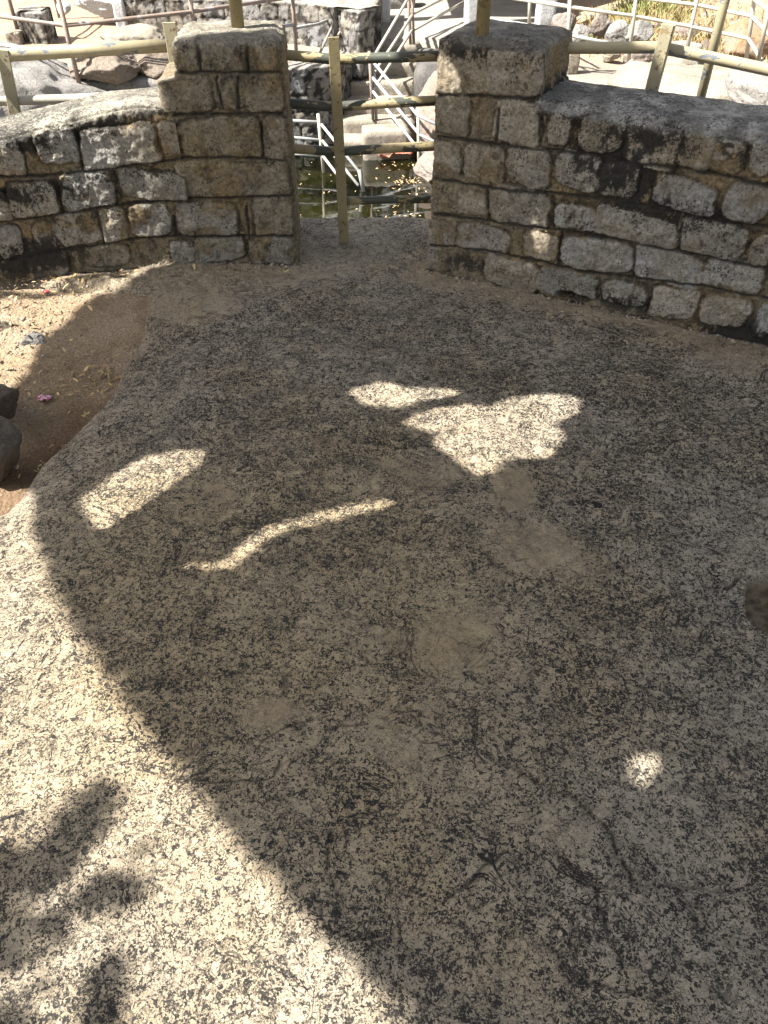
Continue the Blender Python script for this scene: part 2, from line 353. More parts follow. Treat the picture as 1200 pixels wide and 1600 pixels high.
dust = np.zeros(X.shape)
for (a, b, rx, ry, k) in BLOB:
    c = G(a, b); e = G(a + rx, b); f = G(a, b - ry); rr = np.sqrt(((X - c[0]) / (e[0] - c[0])) ** 2 + ((Y - c[1]) / (f[1] - c[1])) ** 2)
    rr = rr + .35 * fbm(X, Y, a * .1, 14, 3); dust = np.maximum(dust, k * .95 * ss(1.3, .45, rr))
base_d, _ = poly_dist(X, Y, [(-.40, 3.42), (-1.05, 3.385), (-1.75, 3.19)]); dust = np.maximum(dust, 0.5 * ss(.42, .0, base_d + .1 * fbm(X, Y, 2, 6, 3)) * ss(-.05, -.4, X + .15 * fbm(X, Y, 6, 5, 3)))
base_r, _ = poly_dist(X, Y, [(.2, 3.36), (1.52, 2.66), (2.5, 2.14)]); dust = np.maximum(dust, .6 * ss(.20, .0, base_r + .1 * fbm(X, Y, 2.7, 6, 3)))
crack = np.maximum(crack, .9 * ss(.016, .004, base_r + .02 * fbm(X, Y, 3, 20, 3)) + .8 * ss(.014, .004, base_d + .02 * fbm(X, Y, 3, 20, 3)))
dust = np.maximum(dust, steep * .95 * ss(.03, .08, out + .0) + .15 * steep * ss(.06, .01, inn + .03 * fbm(X, Y, 1, 9, 2)))
dust = np.maximum(dust, 1.3 * hole)
cc = G(430, 740); curl = ss(1.15, .5, np.sqrt(((X - cc[0]) / .62) ** 2 + ((Y - cc[1]) / .50) ** 2) + .25 * fbm(X, Y, 6, 3, 3)); curl = np.maximum(curl, .15)
c2 = G(450, 900); warm = ss(1.4, .3, np.sqrt(((X - c2[0]) / .9) ** 2 + ((Y - c2[1]) / 1.0) ** 2) + .3 * fbm(X, Y, 5, 2, 3))
m = np.stack([np.clip(dust, 0, 1.3), np.clip(crack, 0, 1), curl, warm], -1)
me = mesh_np('granite_ground', np.stack([X, Y, h], -1), grid_faces(*X.shape), {'m': m})
ro = link('granite_ground', me, M_ROCK); tag(ro, kind='structure')

# soil beside the rock, lower on the left
sx = axis([(-6, -2.6, .05), (-2.6, -.6, .012)]); sy = axis([(1.2, 1.5, .03), (1.5, 3.6, .012), (3.6, 4.2, .05)])
X, Y = np.meshgrid(sx, sy, indexing='ij')
def soil_h(x, y):
    z = -.19 + .165 * ss(2.1, 3.2, y) + .02 * fbm(x, y, 3, 2, 3) + .006 * fbm(x, y, 6, 14, 3) + .003 * fbm(x, y, 2, 50, 2)
    z = z + .05 * ss(-1.5, -2.0, x)
    z = z - .07 * ss(2.05, 1.85, y) * ss(-1.6, -1.2, x)
    d, s = poly_dist(x, y, EDGE); return z - .8 * np.where((s <= 0) & (y < 3.3), np.maximum(d - .02, 0), 0) - .5 * ss(3.9, 4.2, y)
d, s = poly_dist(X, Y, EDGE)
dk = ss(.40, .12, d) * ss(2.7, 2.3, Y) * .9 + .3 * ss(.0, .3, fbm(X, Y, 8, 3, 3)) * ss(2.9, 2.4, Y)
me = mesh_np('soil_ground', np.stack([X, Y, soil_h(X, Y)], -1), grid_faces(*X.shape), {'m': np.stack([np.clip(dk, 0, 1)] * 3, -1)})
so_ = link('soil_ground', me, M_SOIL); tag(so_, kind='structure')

# ------------------------------------------------------------------ masonry
LP = [np.array(p) for p in [(-.395, 3.425), (-.61, 3.41), (-1.05, 3.385), (-1.4, 3.31), (-1.75, 3.19), (-2.6, 2.85), (-3.3, 2.5)]]
RP = [np.array(p) for p in [(.2, 3.36), (1.52, 2.66), (2.46, 2.16), (3.2, 1.77)]]
def px_uz(px, py, path):
    r = ray(px, py); acc = 0; best = None
    for i, (a, b) in enumerate(zip(path[:-1], path[1:])):
        e = b - a; L = np.linalg.norm(e)                   # solve t*r = a + k*e
        det = r[0] * (-e[1]) + e[0] * r[1]; t = (a[0] * (-e[1]) + e[0] * a[1]) / det; k = (r[0] * a[1] - r[1] * a[0]) / det
        if (k >= 0 or i == 0) and (k <= 1 or i == len(path) - 2): return acc + k * L, EYE + t * r[2]
        acc += L
def stones_px(lst, path, sc, off, pr=0):
    o = []
    for (cx, cy, w, hh, *k) in lst:
        q = lambda x, y: px_uz(off[0] + x * sc, off[1] + y * sc, path)
        c = q(cx, cy); a = q(cx - w / 2, cy); b = q(cx + w / 2, cy); e = q(cx, cy - hh / 2); f = q(cx, cy + hh / 2)
        o.append((c[0], c[1], abs(b[0] - a[0]) / 2, abs(e[1] - f[1]) / 2, k[0] if k else 1.0))
    return o
def lines_px(lst, path, sc, off): return [[px_uz(off[0] + x * sc, off[1] + y * sc, path) for (x, y) in l] for l in lst]
# stones: centre x, y, width, height in an enlarged crop of each wall
S_R = stones_px([(100,125,120,135,.7),(335,155,150,145),(480,165,84,135),(630,190,140,140),(800,235,180,150),(955,245,115,150),(1065,270,105,115,.8),(1180,275,80,125),
 (80,285,100,115,.6),(215,300,130,120,.6),(370,305,140,130),(550,325,155,120),(685,355,120,110),(910,410,215,105),(1130,430,160,135),(130,415,200,120,.6),(335,450,200,130),(535,485,140,78),
 (740,520,290,98),(1005,560,230,115),(1180,600,80,105),(60,545,95,80,.6),(205,560,175,90,.8),(410,585,110,85,.5),(605,615,250,105),(855,655,245,110),(1075,690,200,115,.8),
 (50,620,80,90,.5),(310,680,170,100),(500,715,195,95,.8),(700,750,150,80),(875,780,155,105),(1050,810,165,105),(1190,840,60,120),(1300,330,130,120),(1330,480,160,110),(1330,640,200,110),(1330,780,190,110)], RP, .45, (660, 120)) \
 + stones_px([(285,262,185,175),(95,240,165,180,.6)], RP, .4333, (680, 0))
J_R = lines_px([[(40,60),(420,75)],[(40,205),(270,235),(560,262),(700,290),(900,310),(1200,375),(1400,420)],[(30,350),(260,385),(440,402),(620,420),(880,465),(1200,520),(1400,560)],
 [(30,475),(240,500),(480,530),(700,565),(900,605),(1200,660),(1400,700)],[(20,580),(240,602),(450,650),(600,680),(950,715),(1200,770),(1400,810)],[(228,390),(232,500)],[(460,440),(458,520)],[(485,540),(475,650)],[(740,590),(735,690)],[(905,500),(890,600)],[(270,110),(262,220)],[(415,90),(410,220)]], RP, .45, (660, 120))
S_L = stones_px([(20,235,130,150),(225,190,155,135),(470,195,280,150),(690,165,110,125,.6),(890,165,240,150,.6),(1085,165,95,160,.5),(5,430,60,110),(130,400,175,130),(345,360,205,150,.8),(600,345,240,105),(830,325,160,135,.6),(1020,325,240,125,.5),
 (35,565,100,110,.8),(190,540,120,100,.5),(310,510,165,125,.7),(440,500,110,125,.7),(590,480,150,125,.8),(815,480,220,125,.8),(1075,470,150,150,.5),(190,660,150,90,.4),(420,620,160,80,.4),(715,605,84,80),(860,600,190,84,.8),(1065,600,155,98,.8),
 (-110,300,150,130),(-120,480,160,120),(-260,400,140,150)], LP, .4, (0, 150)) + stones_px([(750,210,120,150,.5),(880,205,150,155,.6),(1030,200,120,155,.6),(740,365,200,145,.5),(905,360,100,125,.3),(1040,360,150,150,.6)], LP, .4, (0, 0))
J_L = lines_px([[(-300,350),(0,312),(200,308),(450,277),(740,242),(900,237),(1130,250)],[(-300,540),(0,490),(200,465),(480,421),(750,402),(1140,386)],[(0,640),(260,600),(560,551),(700,545),(930,546),(1145,545)],[(300,130),(325,290)],[(230,360),(245,450)],[(455,370),(460,420)],[(380,450),(410,580)],
 [(730,290),(745,400)],[(680,470),(685,540)],[(965,430),(980,560)],[(1020,110),(1030,240)],[(735,110),(742,230)]], LP, .4, (0, 150)) + lines_px([[(690,282),(1090,280)],[(680,447),(1110,441)],[(770,150),(785,270)],[(965,130),(970,270)],[(850,300),(880,420)],[(930,300),(935,420)]], LP, .4, (0, 0))
def uzb(l, path): return [(*px_uz(a, b, path), c, d, k) for (a, b, c, d, k) in l]
# black stain regions: px, py, radius u, radius z, strength
B_R = uzb([(1000,200,.35,.10,1.0),(960,260,.28,.16,1.1),(1050,330,.42,.10,.8),(900,175,.25,.08,.8),(1150,215,.3,.10,.6),(870,330,.30,.12,.5),(790,250,.2,.2,.25),(1150,400,.3,.2,.4),(1180,530,.3,.10,1.0),(980,470,.3,.06,.7),(730,410,.16,.06,.6),(720,75,.2,.05,.8),(830,75,.16,.06,.7),(1000,420,.4,.15,.35)], RP)
B_L = uzb([(50,210,.30,.09,1.1),(50,300,.35,.06,.9),(130,190,.3,.07,.8),(200,275,.3,.05,.6),(40,400,.35,.12,.9),(230,165,.15,.06,.8),(330,170,.2,.2,.25),(360,110,.2,.2,.35),(120,330,.25,.10,.4),(290,60,.05,.1,.7)], LP)
def masonry(U, Z, stones, joints, blobs, seed, mort=(.27, .22, .145), stone=(.30, .285, .26), warmc=(.27, .225, .14), rel=1.0, warm=None, stain0=0.0, hole=None):
    wu = U + .010 * fbm(U, Z, seed, 9, 3) + .004 * fbm(U, Z, seed + 3, 45, 2); wz = Z + .010 * fbm(U, Z, seed + 7, 9, 3) + .004 * fbm(U, Z, seed + 9, 45, 2)
    M = np.zeros(U.shape); edge = np.full(U.shape, 9.0); SC = np.tile(np.array(stone, float), (*U.shape, 1)); lr = np.random.default_rng(int(seed * 10)); HI = np.zeros(U.shape)
    for (cu, cz, a, b, k) in stones:
        m = (abs(U - cu) < a * 1.4 + .02) & (abs(Z - cz) < b * 1.4 + .02)
        t1 = lr.uniform(.8, 1.2); tint = lr.uniform(-1, 1); p = lr.uniform(3.2, 7); sk = lr.uniform(-.14, .14); tilt = lr.uniform(-1, 1, 2)
        if not m.any(): continue
        du = (wu[m] - cu) / a; dz = (wz[m] - cz + sk * (wu[m] - cu)) / b
        d = (abs(du) ** p + abs(dz) ** p) ** (1 / p) * (1 + .19 * fbm(U[m], Z[m], cu * 7 + 3, 11, 5, .6)) 
        e = ss(1.12, 1.0, d) * k; new = e > M[m]
        M[m] = np.where(new, e, M[m]); edge[m] = np.where(d < edge[m], d, edge[m])
        HI[m] = np.where(new, (.8 + .2 * ss(1.1, .7, d)) * k * (1 + .22 * tilt[0] * du + .22 * tilt[1] * dz), HI[m])
        col = np.array(stone) * t1 * np.array([1 + .05 * tint, 1, 1 - .08 * tint])
        SC[m] = np.where(new[:, None], col, SC[m])
    rough = fbm(U, Z, seed + 1, 16, 5, .58); rough2 = fbm(U, Z, seed + 2, 30, 4, .6)
    h = rel * (HI * .017 + M * .022 * rough + (1 - M) * (.010 * rough2 + .008 * rough))
    crev = ss(.10, .0, abs(edge - 1.13) + .04 * rough2) * (edge < 3)
    h = h - rel * .006 * crev
    jm = np.zeros(U.shape)
    for l in joints:
        us = [p[0] for p in l]; zs = [p[1] for p in l]; m = (U > min(us) - .05) & (U < max(us) + .05) & (Z > min(zs) - .05) & (Z < max(zs) + .05)
        if not m.any(): continue
        ju = U[m] + .004 * fbm(U[m], Z[m], 3, 20, 2); jz = Z[m] + .005 * fbm(U[m], Z[m], 5, 14, 2)
        d, _ = poly_dist(ju, jz, l); w = .006 * (1 + .8 * fbm(U[m], Z[m], seed, 11, 2)); jm[m] = np.maximum(jm[m], ss(1.5, .5, d / np.maximum(w, .001)))
        rid = np.exp(-((d - .014) / .007) ** 2) * (1 - M[m]); h[m] += .003 * rid
    h = h - .007 * jm
    mc = mix(np.array(mort), np.array(mort) * np.array([1.12, 1.02, .86]), ss(-.2, .3, fbm(U, Z, seed + 5, 5, 3)))
    mc = mc * (1 + .35 * rough2)[..., None]
    wf = warm(U) if callable(warm) else (warm or 0.0)
    wk = np.clip(ss(-.1, .35, fbm(U, Z, seed + 6, 4, 3)) * .35 + wf, 0, .85)
    smear = ss(.02, .22, fbm(U, Z, seed + 15, 8, 4, .6) + .10 * (1 - M)); M = M * (1 - .75 * smear * (M < .999) - .45 * smear)
    sc = mix(SC, np.array(warmc), wk) * (1 + .4 * rough)[..., None]
    col = mix(mc, sc, np.clip(M * 1.15, 0, 1))
    st = np.full(U.shape, 0.0) + (stain0(U) if callable(stain0) else stain0)
    for (cu, cz, a, b, k) in blobs:
        st = np.maximum(st, k * ss(1.3, .2, np.sqrt(((U - cu) / a) ** 2 + ((Z - cz) / b) ** 2)))
    sn = fbm(U * 1.3, Z * .6, seed + 11, 22, 5, .65)
    stain = ss(.10, .22, sn + st * .62 - .08 - .44 * ss(.25, .9, M)) * np.clip(st + .25, 0, 1)
    stain = np.maximum(stain, .75 * crev * ss(-.15, .3, fbm(U, Z, seed + 13, 7, 3) + st * .5))
    stain = np.maximum(stain, jm * .9)
    col = mix(col, np.array((.028, .026, .023)) * 1.0, np.clip(stain, 0, .95))
    if hole is not None:
        q = np.sqrt(((U - hole[0]) / hole[2]) ** 2 + ((Z - hole[1]) / hole[3]) ** 2) + .3 * rough2; hm = ss(1.1, .8, q); h = h - .07 * hm; col = mix(col, np.array((.02, .016, .012)), hm * .9)
    col = np.clip(col * .84, .01, .8); return h, np.concatenate([col, np.clip(st, 0, 1.2)[..., None]], -1)
def catmull(path, n):
    path = [np.array(p, float) for p in path]; L = np.concatenate([[0], np.cumsum([np.linalg.norm(b - a) for a, b in zip(path[:-1], path[1:])])])
    u = np.linspace(0, L[-1], n); q = np.stack([np.interp(u, L, [p[k] for p in path]) for k in range(len(path[0]))], -1)
    return u, q
def sweep_wall(name, path, H, T, side, stones, joints, blobs, seed, parent, res=.005, zb=-.2, top=(.38, .34, .27), topstain=.2, rough_edge=.012, u0=0.0, cop=None, proud=0.0, **kw):
    """wall whose front face follows path; H(u) height; T thickness to the back; side=+1 when the back lies left of the path direction"""
    L = sum(np.linalg.norm(b - a) for a, b in zip(path[:-1], path[1:])); n = int(L / res) + 2
    u, q = catmull(path, n); q2 = q.copy(); kk = max(3, int(.08 / res)) | 1
    pad = np.vstack([q[:1] * (1) + (q[:1] - q[1:2]) * np.arange(kk // 2, 0, -1)[:, None], q, q[-1:] + (q[-1:] - q[-2:-1]) * np.arange(1, kk // 2 + 1)[:, None]])
    q2 = np.stack([np.convolve(pad[:, k], np.ones(kk) / kk, 'valid') for k in (0, 1)], -1)
    tg = np.gradient(q2, axis=0); tg /= np.linalg.norm(tg, axis=1)[:, None]; bk = np.stack([-tg[:, 1], tg[:, 0]], -1) * side
    Hh = H(u + u0); nz = int((Hh.max() - zb) / res); ntp = int(T / (res * 1.6)); rr = .02
    prof = [(0, f, 0) for f in np.linspace(0, 1, nz)] + [(t, 1, 1) for t in np.linspace(0, 1, ntp)[1:]] + [(1, f, 2) for f in np.linspace(1, 0, 12)[1:]]
    off = np.array([p[0] for p in prof]) * T; fz = np.array([p[1] for p in prof]); face = np.array([p[2] for p in prof])
    U = np.repeat((u + u0)[:, None], len(prof), 1); Z = zb + (Hh[:, None] - zb) * fz[None]
    OF = np.repeat(off[None], len(u), 0); FC = np.repeat(face[None], len(u), 0)
    dz = Hh[:, None] - Z; ef = np.where(FC == 0, rr * np.exp(-dz / .018), 0); dropt = np.where(FC == 1, rr * (np.exp(-OF / .02) + np.exp(-(T - OF) / .02)), np.where(FC == 0, rr * np.exp(-dz / .02), rr))
    hh, col = masonry(U, Z, stones, joints, blobs, seed, **kw)
    AL = col[..., 3:]; col = col[..., :3]; en = fbm(U, OF * 0, seed + 20, 10, 4, .6); cm = cop(U) if cop else 1.0
    hf = proud + hh * (FC == 0) - cm * ef + cm * np.where(FC == 0, rough_edge * en * np.exp(-dz / .05) + rough_edge * .8 * ss(.10, .0, dz), 0)
    t1 = fbm(U, OF, seed + 30, 6, 5, .55)
    zz = Z - dropt + np.where(FC >= 1, .012 * t1, .012 * fbm(U, OF * 0, seed + 30, 6, 5, .55) * ss(.06, 0, dz))
    tc = np.array(top)[None, None] * (1 + .5 * fbm(U, OF, seed + 31, 25, 4, .6))[..., None]; tc = mix(tc, np.array((.05, .047, .043)), np.clip(ss(-.15, .25, fbm(U, OF, seed + 33, 9, 4, .6) + topstain - .25) * min(1, topstain + .3), 0, .9))
    wcap = np.where(FC == 1, 1.0, np.where(FC == 0, cm * ss(.045, .015, dz + .02 * en), 0)); col = mix(col, tc, wcap)
    bx = bk[:, None, :] * (OF - hf)[..., None]
    V = np.concatenate([q2[:, None, :] + bx, zz[..., None]], -1)
    me = mesh_np(name, V, grid_faces(*U.shape), {'col': np.concatenate([col, AL], -1)}); return link(name, me, M_WALL, parent)
def pillar(name, corner, tdir, bdir, Wf, D, H, stones, joints, blobs, seed, parent, zb=-.15, res=.005, left=None, topc=(.36, .31, .23), topstain=.3, umap=1, u0=0.0, **kw):
    """front face starts at corner and runs along tdir for Wf; back along bdir for D. left(z) widens the far end of the front"""
    r = .022; per = []; tdir = np.array(tdir); bdir = np.array(bdir)
    def seg(a, b, n0): 
        n = max(2, int(np.linalg.norm(np.array(b) - np.array(a)) / res)); return [tuple(np.array(a) + (np.array(b) - np.array(a)) * i / n) for i in range(n)]
    def arc(c, a0, n=5): return [(c[0] + r * math.cos(a0 + math.pi / 2 * i / n), c[1] + r * math.sin(a0 + math.pi / 2 * i / n)) for i in range(n)]
    # local (s, b): s along the front, b backwards
    per = seg((r, 0), (Wf - r, 0), 0) + arc((Wf - r, r), -math.pi / 2) + seg((Wf, r), (Wf, D - r), 0) + arc((Wf - r, D - r), 0) + seg((Wf - r, D), (r, D), 0) + arc((r, D - r), math.pi / 2) + seg((0, D - r), (0, r), 0) + arc((r, r), math.pi)
    per = np.array(per); nx = np.roll(per, -1, 0); pv = np.roll(per, 1, 0); tg = nx - pv; tg /= np.linalg.norm(tg, axis=1)[:, None]; nm = np.stack([tg[:, 1], -tg[:, 0]], -1)
    al = np.concatenate([[0], np.cumsum(np.linalg.norm(np.diff(per, axis=0), axis=1))]) + r; tot = al[-1] + .0
    ua = np.where(al < Wf * 1.5 + D, al, al - tot)
    zs = np.linspace(zb, H, int((H - zb) / res)); nr = len(zs); ntop = 26
    U = np.repeat(ua[:, None], nr + ntop, 1); Zl = np.concatenate([zs, np.full(ntop, H)]); Z = np.repeat(Zl[None], len(per), 0)
    sh = np.concatenate([np.ones(nr), 1 - (np.arange(1, ntop + 1) / ntop) ** .9]); cen = np.array([Wf / 2, D / 2])
    LS = per[:, None, :] * sh[None, :, None] + cen * (1 - sh)[None, :, None]
    hh, col = masonry(U + u0, Z, stones, joints, blobs, seed, **kw); top = np.repeat((np.arange(nr + ntop) >= nr)[None], len(per), 0)
    AL = col[..., 3:]; col = col[..., :3]; dz = H - Z; en = fbm(U, Z * 0, seed + 3, 12, 4, .6)
    NM = np.repeat(nm[:, None, :], nr + ntop, 1); rr = .016
    fade = np.concatenate([np.ones(nr), ss(.0, 1, sh[nr:]) * ss(.6, 1, sh[nr:])])
    hf = (hh - rr * np.exp(-dz / .015) + .010 * en * np.exp(-dz / .06)) * fade[None]
    if left is not None: LS = LS.copy(); LS[..., 0] = LS[..., 0] + left(Z) * np.clip(LS[..., 0] / Wf, 0, 1) ** 4
    LS = LS + NM * hf[..., None]
    tn = fbm(LS[..., 0], LS[..., 1], seed + 8, 14, 5, .6)
    de = (1 - np.concatenate([np.ones(nr), sh[nr:]])) * min(Wf, D) / 2
    zz = Z - rr * np.exp(-dz / .015) * (~top) - top * rr * np.exp(-de[None] / .015) + .009 * tn * (top | (dz < .03))
    tc = np.array(topc)[None, None] * (1 + .5 * tn)[..., None]; tc = mix(tc, np.array((.05, .047, .042)), np.clip(ss(-.2, .3, fbm(LS[..., 0], LS[..., 1], seed + 12, 10, 4, .6) + topstain - .3), 0, .85) * min(1, topstain + .25))
    col = mix(col, tc, np.where(top, 1.0, ss(.035, .008, dz + .015 * en)))
    XY = np.array(corner)[None, None] + LS[..., :1] * tdir + LS[..., 1:] * bdir
    V = np.concatenate([XY, zz[..., None]], -1)
    me = mesh_np(name, V, grid_faces(*U.shape, wrap=True)[:, ::-1] if umap < 0 else grid_faces(*U.shape, wrap=True), {'col': np.concatenate([col, AL], -1)}); return link(name, me, M_WALL, parent)

# left wall with its gate pillar
wl = empty('stone_wall', (-1.2, 3.4, 0), 'low curved rubble wall left of the gate gap, its coping sunlit, ending in a stepped pillar', 'stone wall')
hl = lambda u: .69 - .09 * ss(.55, 1.3, u)
def cut(path, u):
    acc = 0
    for i, (a, b) in enumerate(zip(path[:-1], path[1:])):
        L = np.linalg.norm(b - a)
        if acc + L > u: return [a + (b - a) * (u - acc) / L] + path[i + 1:]
        acc += L
KL = dict(warmc=(.235, .19, .115), mort=(.215, .175, .115), stone=(.31, .287, .245), warm=lambda U: .34 * ss(.85, .45, U), stain0=lambda U: .20 + 0 * U)
sweep_wall('wall_body', cut(LP, .46), hl, .30, -1, S_L, J_L, B_L, 2.1, wl, u0=.46, top=(.27, .245, .195), topstain=.3, proud=.0025, cop=lambda U: ss(.48, .54, U), **KL)
tl = LP[2] - LP[0]; tl = tl / np.linalg.norm(tl); bl = np.array([tl[1], -tl[0]])
pl_ = pillar('gate_pillar', LP[0], tl, bl, .43, .36, .915, S_L, J_L, B_L, 2.1, wl, left=lambda z: .075 * ss(.78, .765, z), umap=-1, topstain=.45, topc=(.33, .29, .22), **KL)
# right wall with its gate pillar
wr = empty('stone_wall', (1.0, 3.0, 0), 'black-stained rubble wall running towards the viewer right of the gate gap, dark coping and square pillar', 'stone wall')
tr = (RP[1] - RP[0]); tr /= np.linalg.norm(tr); br = np.array([-tr[1], tr[0]])
KR = dict(warmc=(.24, .195, .12), mort=(.215, .175, .118), stone=(.335, .31, .27), warm=lambda U: .24 * ss(.75, .3, U), stain0=lambda U: .12 + 0 * U, hole=(*px_uz(893, 463, RP), .075, .026))
sweep_wall('wall_body', cut(RP, .385), lambda u: .765 + 0 * u, .37, 1, S_R, J_R, B_R, 5.3, wr, u0=.385, top=(.27, .255, .23), topstain=.32, rough_edge=.02, proud=.003, cop=lambda U: ss(.41, .44, U), **KR)
pr_ = pillar('gate_pillar', RP[0], tr, br, .42, .38, .94, S_R, J_R, B_R, 5.3, wr, topc=(.22, .195, .16), topstain=.45, **KR)

# ------------------------------------------------------------------ near metalwork
PAT = {}
def tube_thing(name, label, cat, pts, r, mat, group=None, n=12):
    mb = MB(); mb.tube(pts, r, n); o = mb.build(name, mat, None, True); return tag(o, label, cat, group)
# pipes standing on the pillars
for (px, py, d, lab) in ((372, 42, 3.6, 'cream round pipe standing on top of the left gate pillar'), (753, 52, 3.34, 'mossy cream round pipe standing on top of the right gate pillar')):
    b = P(px, py, d); b[2] = .86; tube_thing('pipe_post', lab, 'pipe post', [b, b + np.array([0, 0, 1.25])], .026, M_BAR, 'pipe posts standing on the gate pillars')
# barrier across the gap
gb = empty('gap_barrier', (0, 3.62, 0), 'peeling pipe barrier across the gap between the pillars, one leaning flat bar in the middle', 'barrier')
a = G(538, 380, 0); top = P(521, 58, a[1] - .02); MB().bar(a - np.array([0, 0, .03]), top, .046, .012, .12).build('upright', M_BAR, gb)
Dm = a[1] + .03
for l, y1, y2, y3 in (('r', 82, 93, 88), ('r', 158, 167, 157), ('r', 228, 237, 228)):
    pts = [P(415, y1, 3.66), P(440, y1 + 3, 3.66), P(524, y2, Dm), P(600, (y2 + y3) / 2 - .5, 3.66), P(700, y3 - 1, 3.6)]
    MB().tube(pts, .0205, 14).build('rail', M_PIPE_MOSS, gb, True)
MB().tube([P(538, 314, Dm), P(600, 312, Dm), P(700, 311, 3.64)], .018, 14).build('rail', M_PIPE_MOSS, gb, True)
# fence behind the left wall
def flat_post(parent, base, top, w, d, ang, mat=None): return MB().bar(base, top, w, d, ang).build('post', mat or M_FLAT, parent)
lf = empty('pipe_fence', (-1.3, 3.75, .5), 'cream pipe fence with flat posts behind the left stone wall', 'fence')
b = P(278, 118, 3.7); t = P(264, 35, 3.7); flat_post(lf, b - np.array([0, 0, .1]), t, .052, .012, .1)
b = P(18, 166, 3.72); t = P(3, 78, 3.72); flat_post(lf, b - np.array([0, 0, .1]), t, .05, .012, .1)
MB().tube([P(-260, 130, 3.35), P(0, 87, 3.74), P(130, 79, 3.76), P(262, 71, 3.74)], .026, 14).build('rail', M_PIPE, lf, True)
MB().tube([P(-260, 200, 3.35), P(0, 158, 3.74), P(130, 154, 3.74), P(262, 146, 3.72)], .02, 14).build('rail', M_CREAM2, lf, True)
# fence behind the right wall
rf = empty('pipe_fence', (1.3, 3.3, .5), 'peeling cream pipe fence with one flat post behind the right stone wall', 'fence')
b = P(1013, 150, 3.38); t = P(1045, 38, 3.38); flat_post(rf, b - np.array([0, 0, .15]), t, .05, .03, -.5)
MB().tube([P(865, 76, 3.5), P(888, 75, 3.46), P(1030, 74, 3.42), P(1110, 90, 3.38), P(1200, 109, 3.3), P(1400, 150, 3.05)], .0215, 14).build('rail', M_PIPE, rf, True)
b = P(1096, 150, 3.55); tube_thing('pipe_post', 'tall cream pipe post with grey paint chips behind the right wall', 'pipe post', [b - np.array([0, 0, .15]), P(1133, 0, 3.55), P(1145, -60, 3.55)], .019, M_PIPE)

# ------------------------------------------------------------------ lower ground round the pool
POOL = [(-2.6, 4.2), (-2.6, 11.3), (-.9, 11.6), (-.55, 12.7), (.8, 12.7), (.85, 11.6), (1.6, 11.0), (2.2, 9.5), (2.2, 4.2)]
def lower_h(x, y):
    z = -1.02 + .03 * fbm(x, y, 2, 1.3, 3)
    z = z + 1.4 * ss(14.5, 22, y) * ss(.5, 3.5, x) + .5 * ss(2.4, 4.5, x) * ss(11.2, 15, y)
    z = z + .8 * ss(15, 22, y) * ss(-1, -4, x)
    z = z + 2.5 * ss(25, 80, np.hypot(x, y)) * (1 + .5 * fbm(x, y, 3, .05, 3))
    ins = inside(x, y, POOL); d, _ = poly_dist(x, y, POOL + POOL[:1]); z = np.where(ins, z - 2.2 * ss(0, .1, d), z); return z
ax = axis([(-900, -100, 50), (-100, -12, 4), (-12, 12, .07), (12, 100, 4), (100, 900, 50)]); ay = axis([(-900, -100, 50), (-100, -8, 4), (-8, 4, .5), (4, 19, .07), (19, 40, .6), (40, 100, 5), (100, 900, 50)])
X, Y = np.meshgrid(ax, ay, indexing='ij'); Zg = lower_h(X, Y)
dirt = np.clip(ss(1.8, 3.0, X) * ss(10.9, 12, Y) + ss(-2.2, -3.2, X) * ss(11.9, 12.4, Y) + ss(18, 25, Y), 0, 1)
me = mesh_np('lower_ground', np.stack([X, Y, Zg], -1), grid_faces(*X.shape), {'m': np.stack([dirt] * 3, -1)}); tag(link('lower_ground', me, M_FAR), kind='structure')
WZ = -2.0
me = bpy.data.meshes.new('pool_water'); me.from_pydata([(-2.7, 4.0, WZ), (2.3, 4.0, WZ), (2.3, 11.7, WZ), (-2.7, 11.7, WZ)], [], [(0, 1, 2, 3)]); tag(link('pool_water', me, M_WATER, None, False), kind='structure')

def rand_stones(L, z0, z1, ch, seed, wmin=.14, wmax=.34):
    lr = np.random.default_rng(seed); o = []; z = z0; j = []
    while z < z1:
        c = ch * lr.uniform(.85, 1.15); u = -lr.uniform(0, .2)
        while u < L:
            w = lr.uniform(wmin, wmax); o.append((u + w / 2, z + c / 2 + lr.uniform(-.01, .01), w / 2 - .008, c / 2 - .008, lr.uniform(.6, 1))); u += w + .01
        z += c
    return o, j
def bgwall(label, pts, z0, H, T, side, seed, ch=.17, stone=(.24, .225, .205), mort=(.08, .075, .07), top=(.27, .245, .21), cat='stone wall', blobs=(), topstain=.2, **kw):
    pts = [np.array(p, float) for p in pts]; L = sum(np.linalg.norm(b - a) for a, b in zip(pts[:-1], pts[1:])); st, j = rand_stones(L, z0, H, ch, seed)
    c = pts[0]; e = empty('stone_wall', (float(c[0]), float(c[1]), z0), label, cat)
    sweep_wall('wall_body', pts, lambda u: H + 0 * u, T, side, st, j, list(blobs), seed + .37, e, res=.02, zb=z0, stone=stone, mort=mort, top=top, topstain=topstain, rel=1.0, **kw)
    n = len(e.children) ; return e
xy = lambda px, py, z: G(px, py, z)[:2]
# pool retaining wall behind the barrier, curving to the stairs
e = bgwall('dark mortared retaining wall rising from the pool left of the steps', [(-3.4, 11.0), (-2.0, 11.25), (-1.0, 11.35), (-.62, 11.55), (-.46, 11.95), (-.40, 12.4)], -2.5, -1.0, .5, 1, 21, ch=.19, mort=(.035, .033, .03), stone=(.23, .22, .20), stain0=.3)
